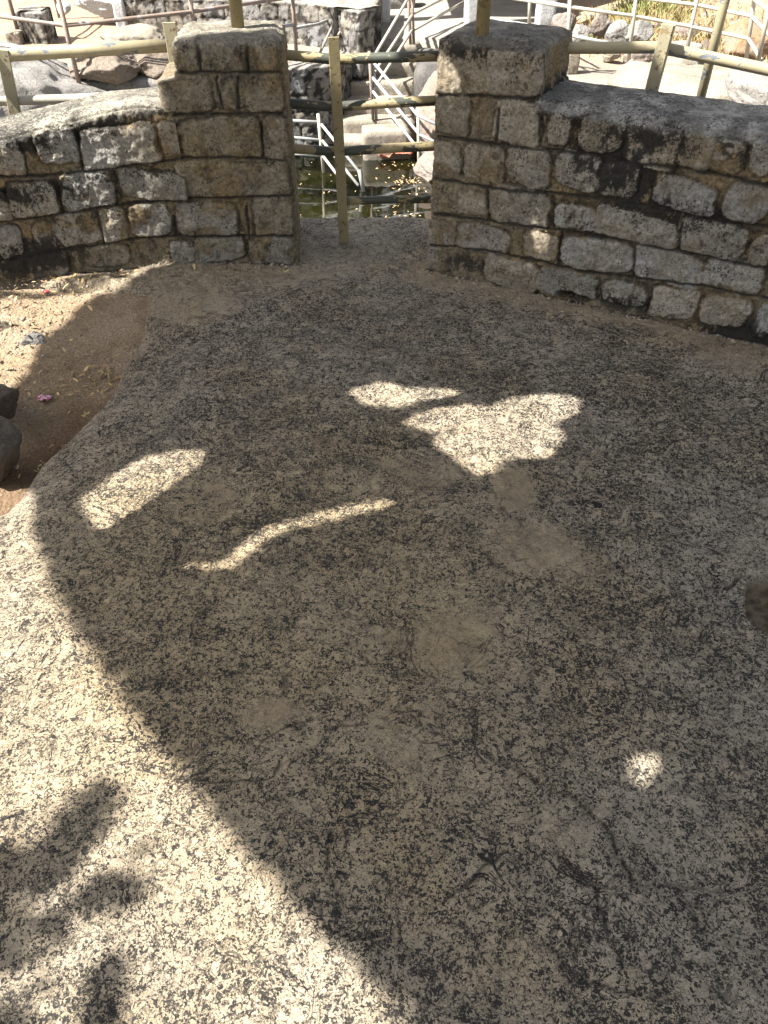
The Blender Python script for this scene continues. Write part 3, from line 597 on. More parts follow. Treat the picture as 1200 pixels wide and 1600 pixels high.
# upper wall, rounded end beside the steps
e = bgwall('long upper rubble wall of pale stones with a rounded end above the pool', [xy(196, 56, -1.0), xy(330, 62, -1.0), xy(450, 66, -1.0), xy(520, 74, -1.0), xy(562, 86, -1.0), xy(586, 76, -1.0), xy(594, 58, -1.0), xy(597, 30, -1.0)], -1.3, -.48, .45, 1, 22, ch=.19, mort=(.06, .055, .05), stone=(.27, .255, .235), stain0=.15)
# low block pier at the left, black-stained
def block(name, label, cat, base_px, z, w, d, hgt, ang, mat, group=None, rough=.02, seed=1, res=.03, taper=.95, pw=9):
    c = G(*base_px, z) if len(base_px) == 2 else np.array(base_px)
    n = 10; import bmesh
    bm = bmesh.new(); bmesh.ops.create_cube(bm, size=1); bmesh.ops.subdivide_edges(bm, edges=bm.edges[:], cuts=9, use_grid_fill=True)
    co = np.array([v.co[:] for v in bm.verts]); 
    rad = np.abs(co * 2) ** pw; k = (rad.sum(1)) ** (1 / pw); co = co / np.maximum(k, 1e-6)[:, None] * np.abs(co * 2).max(1)[:, None]
    s = co * np.array([w, d, hgt]); s[:, :2] *= (1 - (1 - taper) * (co[:, 2:] + .5)); s[:, 2] += hgt / 2
    nrm = co / np.linalg.norm(co, axis=1)[:, None]
    s = s + nrm * (rough * fbm(s[:, 0], s[:, 1], s[:, 2] + seed * 3.1, 1.6 / max(w, d, hgt) * 2, 4, .55))[:, None]
    ca, sa = math.cos(ang), math.sin(ang); s = np.stack([s[:, 0] * ca - s[:, 1] * sa, s[:, 0] * sa + s[:, 1] * ca, s[:, 2]], -1)
    for v, p in zip(bm.verts, s): v.co = p
    me = bpy.data.meshes.new(name); bm.to_mesh(me); bm.free(); o = link(name, me, mat); o.location = c; o.location.z -= .02
    return tag(o, label, cat, group)
M_GREY = mat_stone('pale_grey_granite', (.40, .37, .33), (.31, .29, .26)); M_CREAMST = mat_stone('cream_granite', (.47, .41, .31), (.38, .32, .245)); M_ORANGE = mat_stone('orange_granite', (.42, .24, .13), (.36, .28, .20))
M_PINKST = mat_stone('pinkish_rock', (.38, .28, .22), (.34, .29, .25)); M_BROWN = mat_stone('brown_rock', (.26, .20, .15), (.33, .27, .21), spot=.35); M_STEP = mat_stone('worn_cement_steps', (.40, .35, .28), (.33, .285, .22), spot=.2, bump=.008)
M_DARKST = mat_stone('shade_dark_stone', (.12, .11, .10), (.20, .18, .16), spot=.5); M_WHITE = mat_stone('whitewashed_stone', (.78, .78, .76), (.66, .66, .64), dark=(.3, .3, .3), spot=.15, bump=.01); M_GREYD = mat_stone('weathered_grey_stone', (.30, .28, .25), (.38, .35, .31), spot=.4)  # M_DARKST: shade on the step-side wall and pavilion back painted as dark stone
bgwall('squat black-stained masonry block standing at the far left', [xy(36, 64, -1.0), xy(78, 66, -1.0), xy(86, 58, -1.0)], -1.2, -.62, .35, 1, 31, ch=.2, mort=(.05, .05, .045), stone=(.33, .31, .28), stain0=.25)
block('stone_footing', 'small square stone footing under the far left fence post', 'footing', (26, 66), -1.0, .22, .22, .16, .1, M_CREAMST, seed=4)
block('stone_block', 'white-plastered stone end block of the long upper wall', 'stone block', (196, 56), -1.0, .16, .3, .5, .1, M_WHITE, seed=5, rough=.015)

# stairs down to the water
st = empty('pool_steps', (.1, 11.5, -2.0), 'worn cement steps climbing from the pool to the plaza', 'steps')
nst = 6; y0 = 11.05; zz0 = -1.93; rise = .165; run = .29
for k in range(nst):
    xa, xb = -.62 + .03 * k, .42 + .02 * k
    if k == 0: xb = .30
    mb = MB(); ya = y0 + k * run; yb = y0 + (k + 1) * run + .05; z1 = zz0 + (k + 1) * rise - .06
    c = np.array([(xa + xb) / 2, (ya + yb) / 2, z1])
    o = block('step', None, None, ((xa + xb) / 2, (ya + yb) / 2 - .0, z1 - .6), 0, xb - xa, (yb - ya), .62, 0, M_STEP, rough=.012, seed=k, taper=1.0, pw=30)
    o.parent = st; o.location = Vector(o.location) - st.location
    for key in ('label', 'category'):
        if key in o: del o[key]
o = block('stone_block', 'pale square block at the waterline right of the steps, its right side dark', 'stone block', (.02, 11.0, -2.4), 0, .62, .34, .78, .12, M_STEP, rough=.015, seed=9, taper=1.0, pw=26)
o = block('stone_wall', 'retaining wall right of the pool steps, its shaded face painted dark', 'stone wall', (.78, 12.05, -2.5), 0, .7, 1.3, 1.47, .0, M_DARKST, rough=.10, seed=11, taper=1.0)
# plaza slab behind the steps
X, Y = np.meshgrid(np.linspace(-.42, 2.7, 90), np.linspace(12.7, 19, 90), indexing='ij'); Zp = -1.0 + .035 + .012 * fbm(X, Y, 1, 2, 3)
Zp = np.where((X < -.40) | (X > 2.68) | (Y < 12.72), -1.6, Zp)
me = mesh_np('plaza_paving', np.stack([X, Y, Zp], -1), grid_faces(*X.shape), {'m': np.zeros((X.size, 3))}); tag(link('plaza_paving', me, mat_stone('pale_plaza_cement', (.46, .41, .35), (.40, .36, .30), spot=.1, bump=.008)), kind='structure')

# pavilion at the back with whitewashed columns
pv = empty('pavilion', (2.2, 16, -1.0), 'open pavilion with whitewashed stone columns and deep shade at the top of the picture', 'pavilion')
def col_at(px, py, w, hh=2.3, mat=None):
    c = G(px, py, -.97); o = block('column', None, None, (c[0], c[1], -1.0), 0, w, w, hh, .1, mat or M_WHITE, rough=.02, seed=px, taper=1.0); o.parent = pv; o.location = Vector(o.location) - pv.location
col_at(599, 34, .22); col_at(739, 39, .27); col_at(849, 46, .26)
mb = MB(); mb.bar((-.6, 16.3, 1.38), (5.2, 16.3, 1.38), 5.2, .22, math.pi / 2).build('roof', M_GREY, pv)
mb = MB(); mb.bar((0.2, 18.8, .15), (5.2, 18.8, .15), .2, 2.4, math.pi / 2).build('back_wall', M_DARKST, pv)
for dx in (-.9, .5): pass
block('boulder', 'rounded pale boulder between the pavilion columns', 'boulder', (622, 14), -1.0, .5, .4, .42, .2, M_GREY, seed=31, rough=.08)

# ------------------------------------------------------------------ boulders
import bmesh
def boulder(label, px, py, w, hpx, D=None, z=-1.0, mat=None, seed=0, cat='boulder', group=None, flat=.9, name='boulder', sub=5, depth=None, sharp=.0):
    """px,py: centre in the photo; w,hpx its size there; D its ground distance"""
    c = P(px, py, D); rr = ray(px, py); dist = D / rr[1]; k = dist / FPX; rx = w * k / 2; rz = hpx * k / 2; ry = depth / 2 if depth else rx * .8
    bm = bmesh.new(); bmesh.ops.create_icosphere(bm, subdivisions=sub, radius=1); lr = np.random.default_rng(seed + 100)
    n = np.array([v.co[:] for v in bm.verts]); r = np.full(len(n), 1.12)
    pl = lr.normal(size=(13, 3)); pl /= np.linalg.norm(pl, axis=1)[:, None]; dd = lr.uniform(.55, .92, 13)
    for p, d in zip(pl, dd):
        q = n @ p; r = np.where(q > .05, np.minimum(r, d / np.maximum(q, .05)), r)
    v = n * r[:, None]; v = v * 1.12 + n * (.16 * fbm(v[:, 0], v[:, 1], v[:, 2] + seed, 1.6, 4, .6) + .07 * fbm(v[:, 0], v[:, 1], v[:, 2] + seed, 6, 4, .6))[:, None]
    v = v * np.array([rx, ry, rz])
    for q, p in zip(bm.verts, v): q.co = p
    me = bpy.data.meshes.new(name); bm.to_mesh(me); bm.free(); o = link(name, me, mat or M_GREY); o.location = c
    try: me.shade_smooth_by_angle
    except Exception: pass
    return tag(o, label, cat, group)
k5 = lambda x, y: (860 + x * .28333, y * .28333)
BR = [
 ('reddish-grey upright boulder behind the pale slope fence', 265, 160, 130, 150, 12.6, M_PINKST), ('whitish cut boulder right of the reddish upright one', 372, 192, 150, 140, 12.3, M_GREY),
 ('pale blocky boulder behind the middle fence upright', 485, 210, 135, 135, 12.2, M_GREY), ('small brownish boulder above the flat post top', 570, 165, 100, 95, 12.8, M_BROWN),
 ('grey boulder half in grass at the left of the slope', 90, 120, 130, 110, 13.0, M_PINKST), ('rough tan boulder behind the flat post head', 705, 190, 190, 140, 12.6, M_PINKST),
 ('long grey slab boulder behind the peeling fence rail', 760, 280, 200, 110, 11.6, M_GREYD), ('flat pinkish boulder above the rail shadows', 520, 320, 190, 110, 11.6, M_PINKST),
 ('small squared stone standing on the sunlit paving', 432, 398, 100, 125, 10.6, M_CREAMST), ('large cream boulder behind the flat post', 640, 415, 340, 160, 10.4, M_CREAMST),
 ('rounded pale boulder near the top fence rail', 865, 120, 110, 90, 13.2, M_GREY), ('tan boulder left of the white fence corner', 1035, 150, 190, 110, 12.9, M_PINKST),
 ('big orange boulder under the fence corner', 1110, 235, 360, 180, 12.0, M_ORANGE), ('small grey stone beneath the peeling rail', 790, 350, 120, 70, 11.0, M_GREYD),
 ('blue-grey boulder crowning the orange one', 1110, 150, 240, 70, 12.6, M_GREY), ('light boulder at the top of the slope', 700, 120, 120, 60, 13.8, M_GREY), ('low brown stone in the straw', 860, 190, 110, 60, 12.5, M_BROWN),
 ('pale boulder at the left foot of the slope', 170, 190, 110, 90, 12.2, M_GREY), ('cream stone beside the squared standing stone', 330, 300, 100, 60, 11.6, M_CREAMST), ('dark wedge stone beside the orange boulder', 850, 250, 60, 60, 11.9, M_BROWN),
 ('whitish stone high in the grass', 30, 60, 110, 80, 14.5, M_GREY), ('rust-coloured stone high in the grass', 960, 60, 120, 60, 14.2, M_ORANGE)]
for i, (lab, x, y, w, hh, D, mt) in enumerate(BR):
    px, py = k5(x, y); boulder(lab, px, py, w * .2833, hh * .2833, D, mat=mt, seed=i, group='boulders on the slope behind the right wall')
boulder('dark crack-lined granite outcrop at the right edge behind the coping', 1195, 150, 110, 70, 7.6, mat=M_GREYD, seed=60, depth=1.2)
boulder('broad pale granite slab behind the right coping', 1120, 150, 260, 90, 9.2, mat=M_CREAMST, seed=61, depth=2.2)
boulder('pink weathered rock face right of the pool steps', 690, 190, 84, 110, 11.0, mat=M_PINKST, seed=62, depth=1.0)
boulder('wet reddish rock at the pool edge below the pink rock face', 690, 262, 70, 34, 10.4, mat=M_PINKST, seed=63, depth=1.0)
# left background rocks
boulder('broad smooth granite slope behind the left pipe fence', -40, 170, 420, 190, 9.6, mat=M_GREY, seed=77, depth=3.2, sub=5)
boulder('brown broken boulder right of the pinkish fence post', 178, 102, 110, 52, 10.3, mat=M_BROWN, seed=71, depth=1.0)
boulder('shaded overhanging boulder just left of the gate pillar', 235, 92, 90, 50, 10.7, mat=M_BROWN, seed=72, depth=1.0)
boulder('rounded pale boulder in front of the long upper wall', 215, 66, 140, 34, 11.6, mat=M_CREAMST, seed=73, depth=1.0)
boulder('rough white boulder at the top edge behind the left fence', 165, 4, 100, 30, 14.2, mat=M_WHITE, seed=74, depth=1.0)
boulder('small white stone on the pink dirt', 100, 12, 22, 16, 14.0, mat=M_WHITE, seed=75)
boulder('white flattened rock lying beyond the long upper wall', 270, 0, 130, 22, 13.6, mat=M_WHITE, seed=76)
block('stone_ledge', 'long flat granite ledge with a broken dark edge behind the left wall', 'ledge', (float(xy(165, 146, -1.0)[0]), float(xy(165, 146, -1.0)[1]) + .3, -1.25), 0, 2.2, .75, .42, .12, M_GREY, rough=.09, seed=12, taper=.96)
block('stone_block', 'broken grey block at the left end of the boulders on the ledge', 'stone block', (142, 118), -.85, .12, .35, .17, .4, M_GREYD, rough=.05, seed=13)
# stones beside the foreground rock
M_NEAR = mat_stone('brown_field_stone', (.30, .22, .15), (.38, .30, .22), scale=6, spot=.45, bump=.014); M_NEARG = mat_stone('grey_field_stone', (.36, .30, .23), (.26, .22, .17), scale=6, spot=.4, bump=.014)
def near_rock(label, px, py, w, hh, z, mat, seed, sq=1.0):
    c = G(px, py, z); boulder(label, px, py, w, hh, c[1], mat=mat, seed=seed, sub=5, cat='stone', name='loose_stone')
near_rock('rounded brown rock at the left edge above the grey slab', -14, 628, 90, 74, -.06, M_NEAR, 80)
near_rock('angular grey slab at the left edge of the soil gully', -18, 705, 95, 115, -.08, M_NEARG, 81)
near_rock('small rounded stone half buried at the left edge in sunlit soil', -4, 517, 40, 46, -.06, M_NEAR, 82)
near_rock('small pale stone lying on the boundary of sun and shade', 58, 533, 46, 26, -.08, M_GREY, 83)

# ------------------------------------------------------------------ far fences
def fence(label, posts, rails, mat_p, mat_r, rp=.02, rr=.016, cat='fence', group=None, extra=()):
    b0 = posts[0][0] if posts else rails[0][0]; e = empty('pipe_fence', (float(b0[0]), float(b0[1]), float(b0[2])), label, cat, group)
    for p in posts: MB().tube([p[0], p[1]], rp, 8).build('post', p[2] if len(p) > 2 else mat_p, e, True)
    for r in rails: MB().tube(r[0] if isinstance(r, tuple) else r, rr, 8).build('rail', r[1] if isinstance(r, tuple) else mat_r, e, True)
    return e
def vpost(px, py, z, top=.1): 
    b = G(px, py, z); b2 = b.copy(); b[2] -= .1; b2[2] = top; return (b, b2)
# pinkish fence round the left of the pool
pa = G(124, 132, -.87); pb = P(306, 60, 10.7); pb[2] = -.87; pc = G(463, 82, -.9); p0 = P(-60, 100, 10.9); p0[2] = -.85; pd = G(553, 58, -.95)
rl = lambda zz: [np.array([q[0], q[1], zz]) for q in (p0, pa, pb, pc)]
fence('pinkish pipe fence on the ledge left of the pool', [(np.array([q[0], q[1], -1.0]), np.array([q[0], q[1], .05])) for q in (p0, pa, pb, pc)], [rl(-.28), (rl(-.58), M_SILVER), rl(.04)], M_PINK, M_PINK, .026, .022)
# upper left fence
q0 = G(30, 56, -.95); q1 = G(92, 22, -.95); q2 = G(193, 54, -1.0); qm = P(-60, 40, 12.4); qm[2] = -.95
fence('upper grey-pink pipe fence in front of the pink dirt', [(np.array([q[0], q[1], -1.0]), np.array([q[0], q[1], .1])) for q in (q0, q1, q2)], [[np.array([q[0], q[1], zz]) for q in (qm, q0, q1)] for zz in (-.1, .1)], M_PINK, M_PINK, .028, .018)
# handrail coming down beside the rounded wall end
D1 = float(pd[1])
fence('pale stair handrail above the rounded wall end', [(P(551, 62, D1), P(549, -25, D1)), (P(545, 58, D1), P(541, -25, D1))],
 [[P(548, -4, D1), P(520, 40, D1 - .5), P(500, 82, D1 - .9)], [P(552, 17, D1), P(528, 56, D1 - .6)], [P(552, 40, D1), P(538, 62, D1 - .4)], ([pc * np.array([1, 1, 0]) + np.array([0, 0, -.62]), P(495, 38, D1 - .6), P(535, 23, D1)], M_SILVER), [pc * np.array([1, 1, 0]) + np.array([0, 0, -.3]), P(500, -4, D1 - .4)]], M_PINK, M_PINK, .022, .019)
# stair railing right
DA, DB, DC = 11.35, 12.55, 10.6
fence('cream handrail climbing the right side of the pool steps to the plaza', [(P(583, 187, DA), P(577, 80, DA), M_PINK), (P(588, 187, DA + .03), P(583, 84, DA + .03), M_SILVER), (P(642, 82, DB), P(637, -30, DB)), (P(647, 80, DB), P(643, -30, DB))],
 [[P(642, -10, DB), P(587, 84, DA)], [P(644, 24, DB), P(586, 112, DA)], [P(644, 47, DB), P(584, 140, DA)], [P(644, 22, DB), P(700, -6, DB + 1.2)], [P(644, 48, DB), P(725, 3, DB + 1.5)]], M_PINK, M_CREAM2, .022, .02)
fence('pale handrail descending into the pool right of the steps', [(P(655, 300, DC), P(653, 171, DC))],
 [[P(584, 98, DA), P(652, 180, DC), P(700, 203, DC - .2)], [P(582, 121, DA), P(655, 210, DC), P(700, 232, DC - .2)], [P(582, 142, DA), P(648, 226, DC), P(700, 262, DC - .2)]], M_CREAM2, M_SILVER, .02, .02)
DL = 10.35
fence('pale handrail standing in the pool water left of the upright', [(P(507, 285, DL), P(497, 178, DL)), (P(568, 300, 9.7), P(561, 266, 9.7), M_SILVER)],
 [[P(430, 187, DL + .1), P(499, 191, DL)], [P(430, 212, DL + .1), P(501, 219, DL)], [P(430, 239, DL + .1), P(503, 243, DL)], [P(502, 194, DL), P(564, 272, 9.7)], [P(503, 219, DL), P(560, 290, 9.7)], [P(504, 243, DL), P(540, 290, 9.8)]], M_CREAM2, M_SILVER, .022, .019)
# right slope fence
DR = 11.0
q = lambda x, y, D=DR: P(x, y, D)
fence('long cream pipe fence along the boulder slope behind the right wall', [(q(886, 114), q(892, -40)), (q(981, 104), q(998, -40)), (q(1069, 102), q(1096, -40)), (q(1165, 98, 10.4), q(1184, -40, 10.4)), (q(1184, 100, 9.9), q(1212, -40, 9.9))],
 [([q(800, -3, 11.6), q(891, 11), q(990, 25), q(1081, 42), q(1169, 60, 10.4), q(1192, 98, 9.9)]), ([q(980, -6), q(1091, 8), q(1174, 25, 10.4), q(1220, 75, 9.9)]), ([q(880, 53), q(953, 68), q(1069, 88), q(1150, 102, 10.6)], M_SILVER), ([q(1170, -8, 10.4), q(1230, 40, 9.6)])], M_CREAM2, M_CREAM2, .024, .021)
fence('short silver handrail in front of the pavilion columns', [(P(826, 50, 12.6), P(829, -30, 12.6))], [[P(755, 27, 13.2), P(826, 39, 12.6), P(886, 50, 11.1)], [P(800, -8, 12.8), P(829, 0, 12.6), P(890, 10, 11.1)]], M_CREAM2, M_SILVER, .024, .02)
block('stone_footing', 'pale stone plinth under the first post of the slope fence', 'footing', (891, 113), -1.0, .16, .16, .28, .1, M_CREAMST, seed=14, rough=.02)

# ------------------------------------------------------------------ leaves, straw, small things
def leaves(name, centers, size, mat, normals=None, curl=.25, up=True, seed=1):
    lr = np.random.default_rng(seed); n = len(centers); c = np.asarray(centers)
    sz = size * lr.uniform(.55, 1.25, n); th = lr.uniform(0, 2 * math.pi, n); tl = lr.uniform(-.5, .5, (n, 2))
    e1 = np.stack([np.cos(th), np.sin(th), tl[:, 0]], -1); e2 = np.stack([-np.sin(th), np.cos(th), tl[:, 1]], -1); up_ = np.array([0, 0, 1.])
    pts = [(-1, 0, 0), (-.3, .32, .3), (.45, .26, .25), (1, 0, 0), (.45, -.26, .25), (-.3, -.32, .3)]
    V = np.stack([c + (e1 * p[0] * sz[:, None] + e2 * p[1] * sz[:, None] + up_ * (p[2] * curl * sz)[:, None]) for p in pts], 1)
    base = np.arange(n)[:, None] * 6; F = np.concatenate([base + np.array([[0, 1, 2, 3]]), base + np.array([[0, 3, 4, 5]])])
    me = mesh_np(name, V.reshape(-1, 3), F); return link(name, me, mat, None, False)
M_DRY = mat_leaf('dry_leaf', (.50, .36, .17), (.18, .11, .06)); M_DRY2 = mat_leaf('pale_dry_leaf', (.40, .32, .18), (.24, .16, .08))
pts = []
def scat(n, cx, cy, rx, ry, zf, dz=.006):
    for _ in range(n):
        x = random.gauss(cx, rx); y = random.gauss(cy, ry); g = G(x, y, -.12); z = float(zf(np.array([g[0]]), np.array([g[1]]))[0]); g = G(x, y, z + dz); g[2] = z + dz; pts.append(g)
smax = lambda x, y: np.maximum(soil_h(x, y), granite_h(x, y))
scat(120, 60, 675, 45, 40, soil_h); scat(120, 110, 610, 55, 35, soil_h); scat(40, 160, 590, 18, 14, soil_h); scat(110, 80, 432, 80, 8, smax); scat(50, 40, 480, 60, 30, smax); scat(30, 40, 700, 25, 25, soil_h)
lo = leaves('leaf_litter', pts, .014, M_DRY, seed=3); tag(lo, 'brown and yellow dry leaves scattered over the soil gully at the left', 'dry leaves', kind='stuff')
pts = []; scat(90, 895, 486, 30, 8, granite_h, .004); scat(20, 930, 497, 30, 8, granite_h, .004); scat(14, 390, 418, 30, 5, granite_h, .004)
lo = leaves('leaf_litter', pts, .012, M_DRY2, seed=4); tag(lo, 'pale dry leaves caught at the foot of the right stone wall', 'dry leaves', kind='stuff')
pts = []
for _ in range(170):
    x = random.gauss(640, 22); y = random.choice([random.gauss(283, 3), random.gauss(250, 6), random.uniform(240, 345)]); g = G(x, y, WZ + .006)
    if g[1] < 11: pts.append(g)
for _ in range(60):
    g = G(random.uniform(455, 670), random.uniform(240, 350), WZ + .006); pts.append(g)
lo = leaves('floating_leaves', pts, .020, M_DRY, curl=.02, seed=5); tag(lo, 'orange and yellow leaves floating on the green pool water', 'floating leaves', kind='stuff')
def gravel(name, label, pts, size, mat, seed):
    lr = np.random.default_rng(seed); bm = bmesh.new(); bmesh.ops.create_icosphere(bm, subdivisions=1, radius=1); n0 = np.array([v.co[:] for v in bm.verts]); f0 = np.array([[v.index for v in f.verts] for f in bm.faces]); bm.free()
    V = []; F = []
    for i, p in enumerate(pts): 
        s_ = size * math.exp(lr.normal() * .45); V.append(n0 * s_ * lr.uniform(.6, 1.2, 3) * lr.uniform(.75, 1.2, (len(n0), 1)) + p); F.append(f0 + i * len(n0))
    return tag(link(name, mesh_np(name, np.concatenate(V), np.concatenate(F)), mat, None, False), label, 'gravel', kind='stuff')
M_GRAVEL = mat_leaf('gravel_stone', (.30, .25, .19), (.17, .14, .11))
pts = []; scat(500, 60, 560, 70, 60, soil_h, .0); scat(260, 60, 440, 80, 12, smax, .0); scat(200, 40, 490, 60, 25, soil_h, .0); scat(120, 60, 690, 25, 25, soil_h, 0)
gravel('gravel', 'small brown and grey grit strewn over the soil at the left', pts, .0028, M_GRAVEL, 6)
pts = []
for _ in range(420):
    k = random.random() ** 1.0; b_ = RP[0] + tr * (k * 1.75) - br * abs(random.gauss(0, .022)); pts.append(np.array([b_[0], b_[1], float(granite_h(np.array([b_[0]]), np.array([b_[1]]))[0])]))
for _ in range(260):
    k = random.random(); b_ = (LP[0] + (LP[2] - LP[0]) * k * 1.3) + np.array([0, -abs(random.gauss(0.012, .02))]); pts.append(np.array([b_[0], b_[1], float(smax(np.array([b_[0]]), np.array([b_[1]]))[0])]))
gravel('gravel', 'grit and crumbled mortar gathered along the foot of both walls', pts, .0038, M_GRAVEL, 7)
# red petals and crumpled wrapper
def crumple(name, label, cat, px, py, size, col, col2, seed, z):
    lr = np.random.default_rng(seed); n = 14; X, Y = np.meshgrid(np.linspace(-1, 1, n), np.linspace(-.7, .7, n), indexing='ij')
    H = .5 * fbm(X, Y, seed, 1.7, 3) + .22 * np.abs(fbm(X, Y, seed + 4, 3.5, 2)); V = np.stack([X + .25 * fbm(X, Y, 3, 2, 2), Y + .3 * fbm(X, Y, 8, 2, 2), H + .3], -1) * size
    me = mesh_np(name, V, grid_faces(n, n)); t = NT(name + '_film'); c = t.mix(t.step(t.noise(90, 3), .45, .55), col, col2); mt = t.out(c, .35)
    o = link(name, me, mt, None, False); sm = o.modifiers.new('thick', 'SOLIDIFY'); sm.thickness = .0006; g = G(px, py, z); g[2] = float(smax(np.array([g[0]]), np.array([g[1]]))[0]) + .002; o.location = g; return tag(o, label, cat)
crumple('candy_wrapper', 'crumpled pink and white wrapper lying in the shaded soil', 'wrapper', 70, 623, .024, (.45, .08, .16), (.6, .5, .52), 5, -.14)
crumple('flower_petal', 'small bright red petal on the sunlit soil by the left wall', 'petal', 74, 464, .014, (.7, .03, .03), (.55, .02, .03), 6, -.05)
# floating cloth by the pool edge
crumple('floating_cloth', 'wet reddish cloth floating at the pool edge below the right handrail', 'cloth', 625, 246, .22, (.38, .15, .09), (.26, .10, .07), 8, WZ).location = G(618, 247, WZ)
block('stepping_stone', 'pale flat stone just breaking the water near the rock lip', 'stone', (521, 352), WZ, .22, .12, .06, .2, M_WHITE, seed=3)
# straw grass on the slope
def grass(name, label, patches, mat, hgt, seed):
    lr = np.random.default_rng(seed); V = []; F = []
    for (px, py, z, rad, n) in patches:
        c = G(px, py, z)
        for _ in range(n):
            x = c[0] + lr.normal() * rad; y = c[1] + lr.normal() * rad; zz = float(lower_h(np.array([x]), np.array([y]))[0]) - .01; a = lr.uniform(0, 6.28); h_ = hgt * lr.uniform(.5, 1.2); ln = lr.normal(size=2) * .35 * h_; w = .006
            b = len(V); V += [(x - w * math.cos(a), y - w * math.sin(a), zz), (x + w * math.cos(a), y + w * math.sin(a), zz), (x + ln[0] * .4 + w * .6, y + ln[1] * .4, zz + h_ * .6), (x + ln[0], y + ln[1], zz + h_)]; F.append((b, b + 1, b + 2, b + 3))
    me = mesh_np(name, np.array(V), np.array(F)); return tag(link(name, me, mat, None, False), label, 'grass', kind='stuff')
M_STRAW = mat_leaf('straw', (.34, .26, .12), (.24, .18, .08)); M_GRASS = mat_leaf('green_grass', (.10, .13, .03), (.18, .19, .06))
grass('dry_grass', 'dry straw grass between the boulders on the slope', [(1030, 20, -.7, .5, 1500), (1110, 40, -.7, .4, 700), (960, 40, -.8, .4, 600), (1180, 20, -.6, .5, 700), (1060, 60, -.8, .3, 400), (900, 30, -.8, .35, 400)], M_STRAW, .13, 3)
grass('green_weeds', 'green weeds among the boulders on the slope', [(1010, 15, -.75, .3, 700), (1050, 10, -.75, .25, 400), (905, 45, -.85, .12, 300), (915, 55, -.85, .1, 200)], M_GRASS, .14, 4)
grass('weed', 'spindly green weed growing on the plaza edge beside the handrail', [(658, 88, -1.0, .03, 40), (676, 86, -1.0, .02, 20)], M_GRASS, .22, 5)

# ------------------------------------------------------------------ unseen tree added for shade, leaves placed to shape the sun patches
g2 = lambda px, py: G(px, py)[:2]
def sunp(p): p = np.asarray(p, float); t = p[2] / -LD[2]; return (p + LD * t)[:2]     # where the sun ray through p meets the ground
SH = [g2(760, 1800), g2(620, 1600), g2(470, 1435), g2(300, 1240), g2(200, 1115), g2(140, 1035), g2(100, 980), g2(62, 905), g2(36, 850), g2(27, 800), g2(24, 765)] \
   + [sunp(G(0, 745, -.16)), sunp(G(-120, 720, -.14)), sunp(G(-120, 600, -.1)), sunp(G(0, 600, -.1)), sunp(G(28, 572, -.08)), sunp(G(62, 530, -.07)), sunp(G(105, 500, -.05)), sunp(G(140, 462, -.03)), g2(190, 442), g2(238, 418)] \
   + [sunp((-1.10, 3.36, .06)), sunp((-1.06, 3.37, .2)), sunp((-1.04, 3.37, .4)), sunp((-1.0, 3.38, .6)), sunp((-.90, 3.40, .80)), sunp((-.82, 3.43, .92)), sunp((-.45, 3.6, .92)), np.array([.55, 3.7]), np.array([.9, 4.12]), np.array([1.4, 4.1]), np.array([1.75, 3.5]), np.array([2.3, 3.25]), np.array([3.6, 2.8]), np.array([4.2, 1.0]), np.array([3.6, -1.4]), np.array([.6, -1.4])]
LIT = [[g2(*p) for p in l] for l in (
 [(116,780),(165,750),(200,728),(235,714),(285,706),(318,707),(316,722),(290,742),(240,772),(152,820)],
 [(556,620),(575,610),(604,602),(635,609),(690,610),(725,616),(695,619),(665,624),(640,632),(615,637),(575,634)],
 [(630,662),(650,652),(690,640),(740,637),(770,640),(800,626),(850,621),(890,623),(908,632),(905,650),(862,664),(880,678),(878,692),(856,716),(800,718),(778,726),(764,748),(738,735),(705,712),(682,696),(690,678)],
 [(288,881),(345,883),(367,868),(397,842),(432,826),(482,811),(540,794),(600,788),(628,786),(628,791),(560,801),(500,817),(452,831),(410,848),(382,874),(352,890),(290,887)],
 [(993,1193),(1012,1182),(1030,1185),(1033,1199),(1018,1216),(1002,1220),(990,1208)])]
rp3 = lambda px, py: (lambda u, z: sunp((*(RP[0] + tr * u), z)))(*px_uz(px, py, RP))
LIT.append([rp3(*p) for p in [(672,88),(700,98),(716,118),(722,140),(700,146),(672,140)]])
LIT.append([rp3(*p) for p in [(836,366),(848,362),(858,380),(852,394),(838,388)]])
# strip of added leaves casting a thin band of shade across the soil at the foot of the left wall
BAND = [sunp(G(-80, 462, -.03)), sunp(G(0, 458, -.03)), sunp(G(60, 459, -.03)), sunp(G(130, 443, -.03)), sunp(G(200, 430, -.03)), sunp(G(240, 424, -.02)), sunp(G(200, 446, -.02)), sunp(G(130, 458, -.03)), sunp(G(60, 470, -.03)), sunp(G(0, 474, -.03)), sunp(G(-80, 478, -.03))]
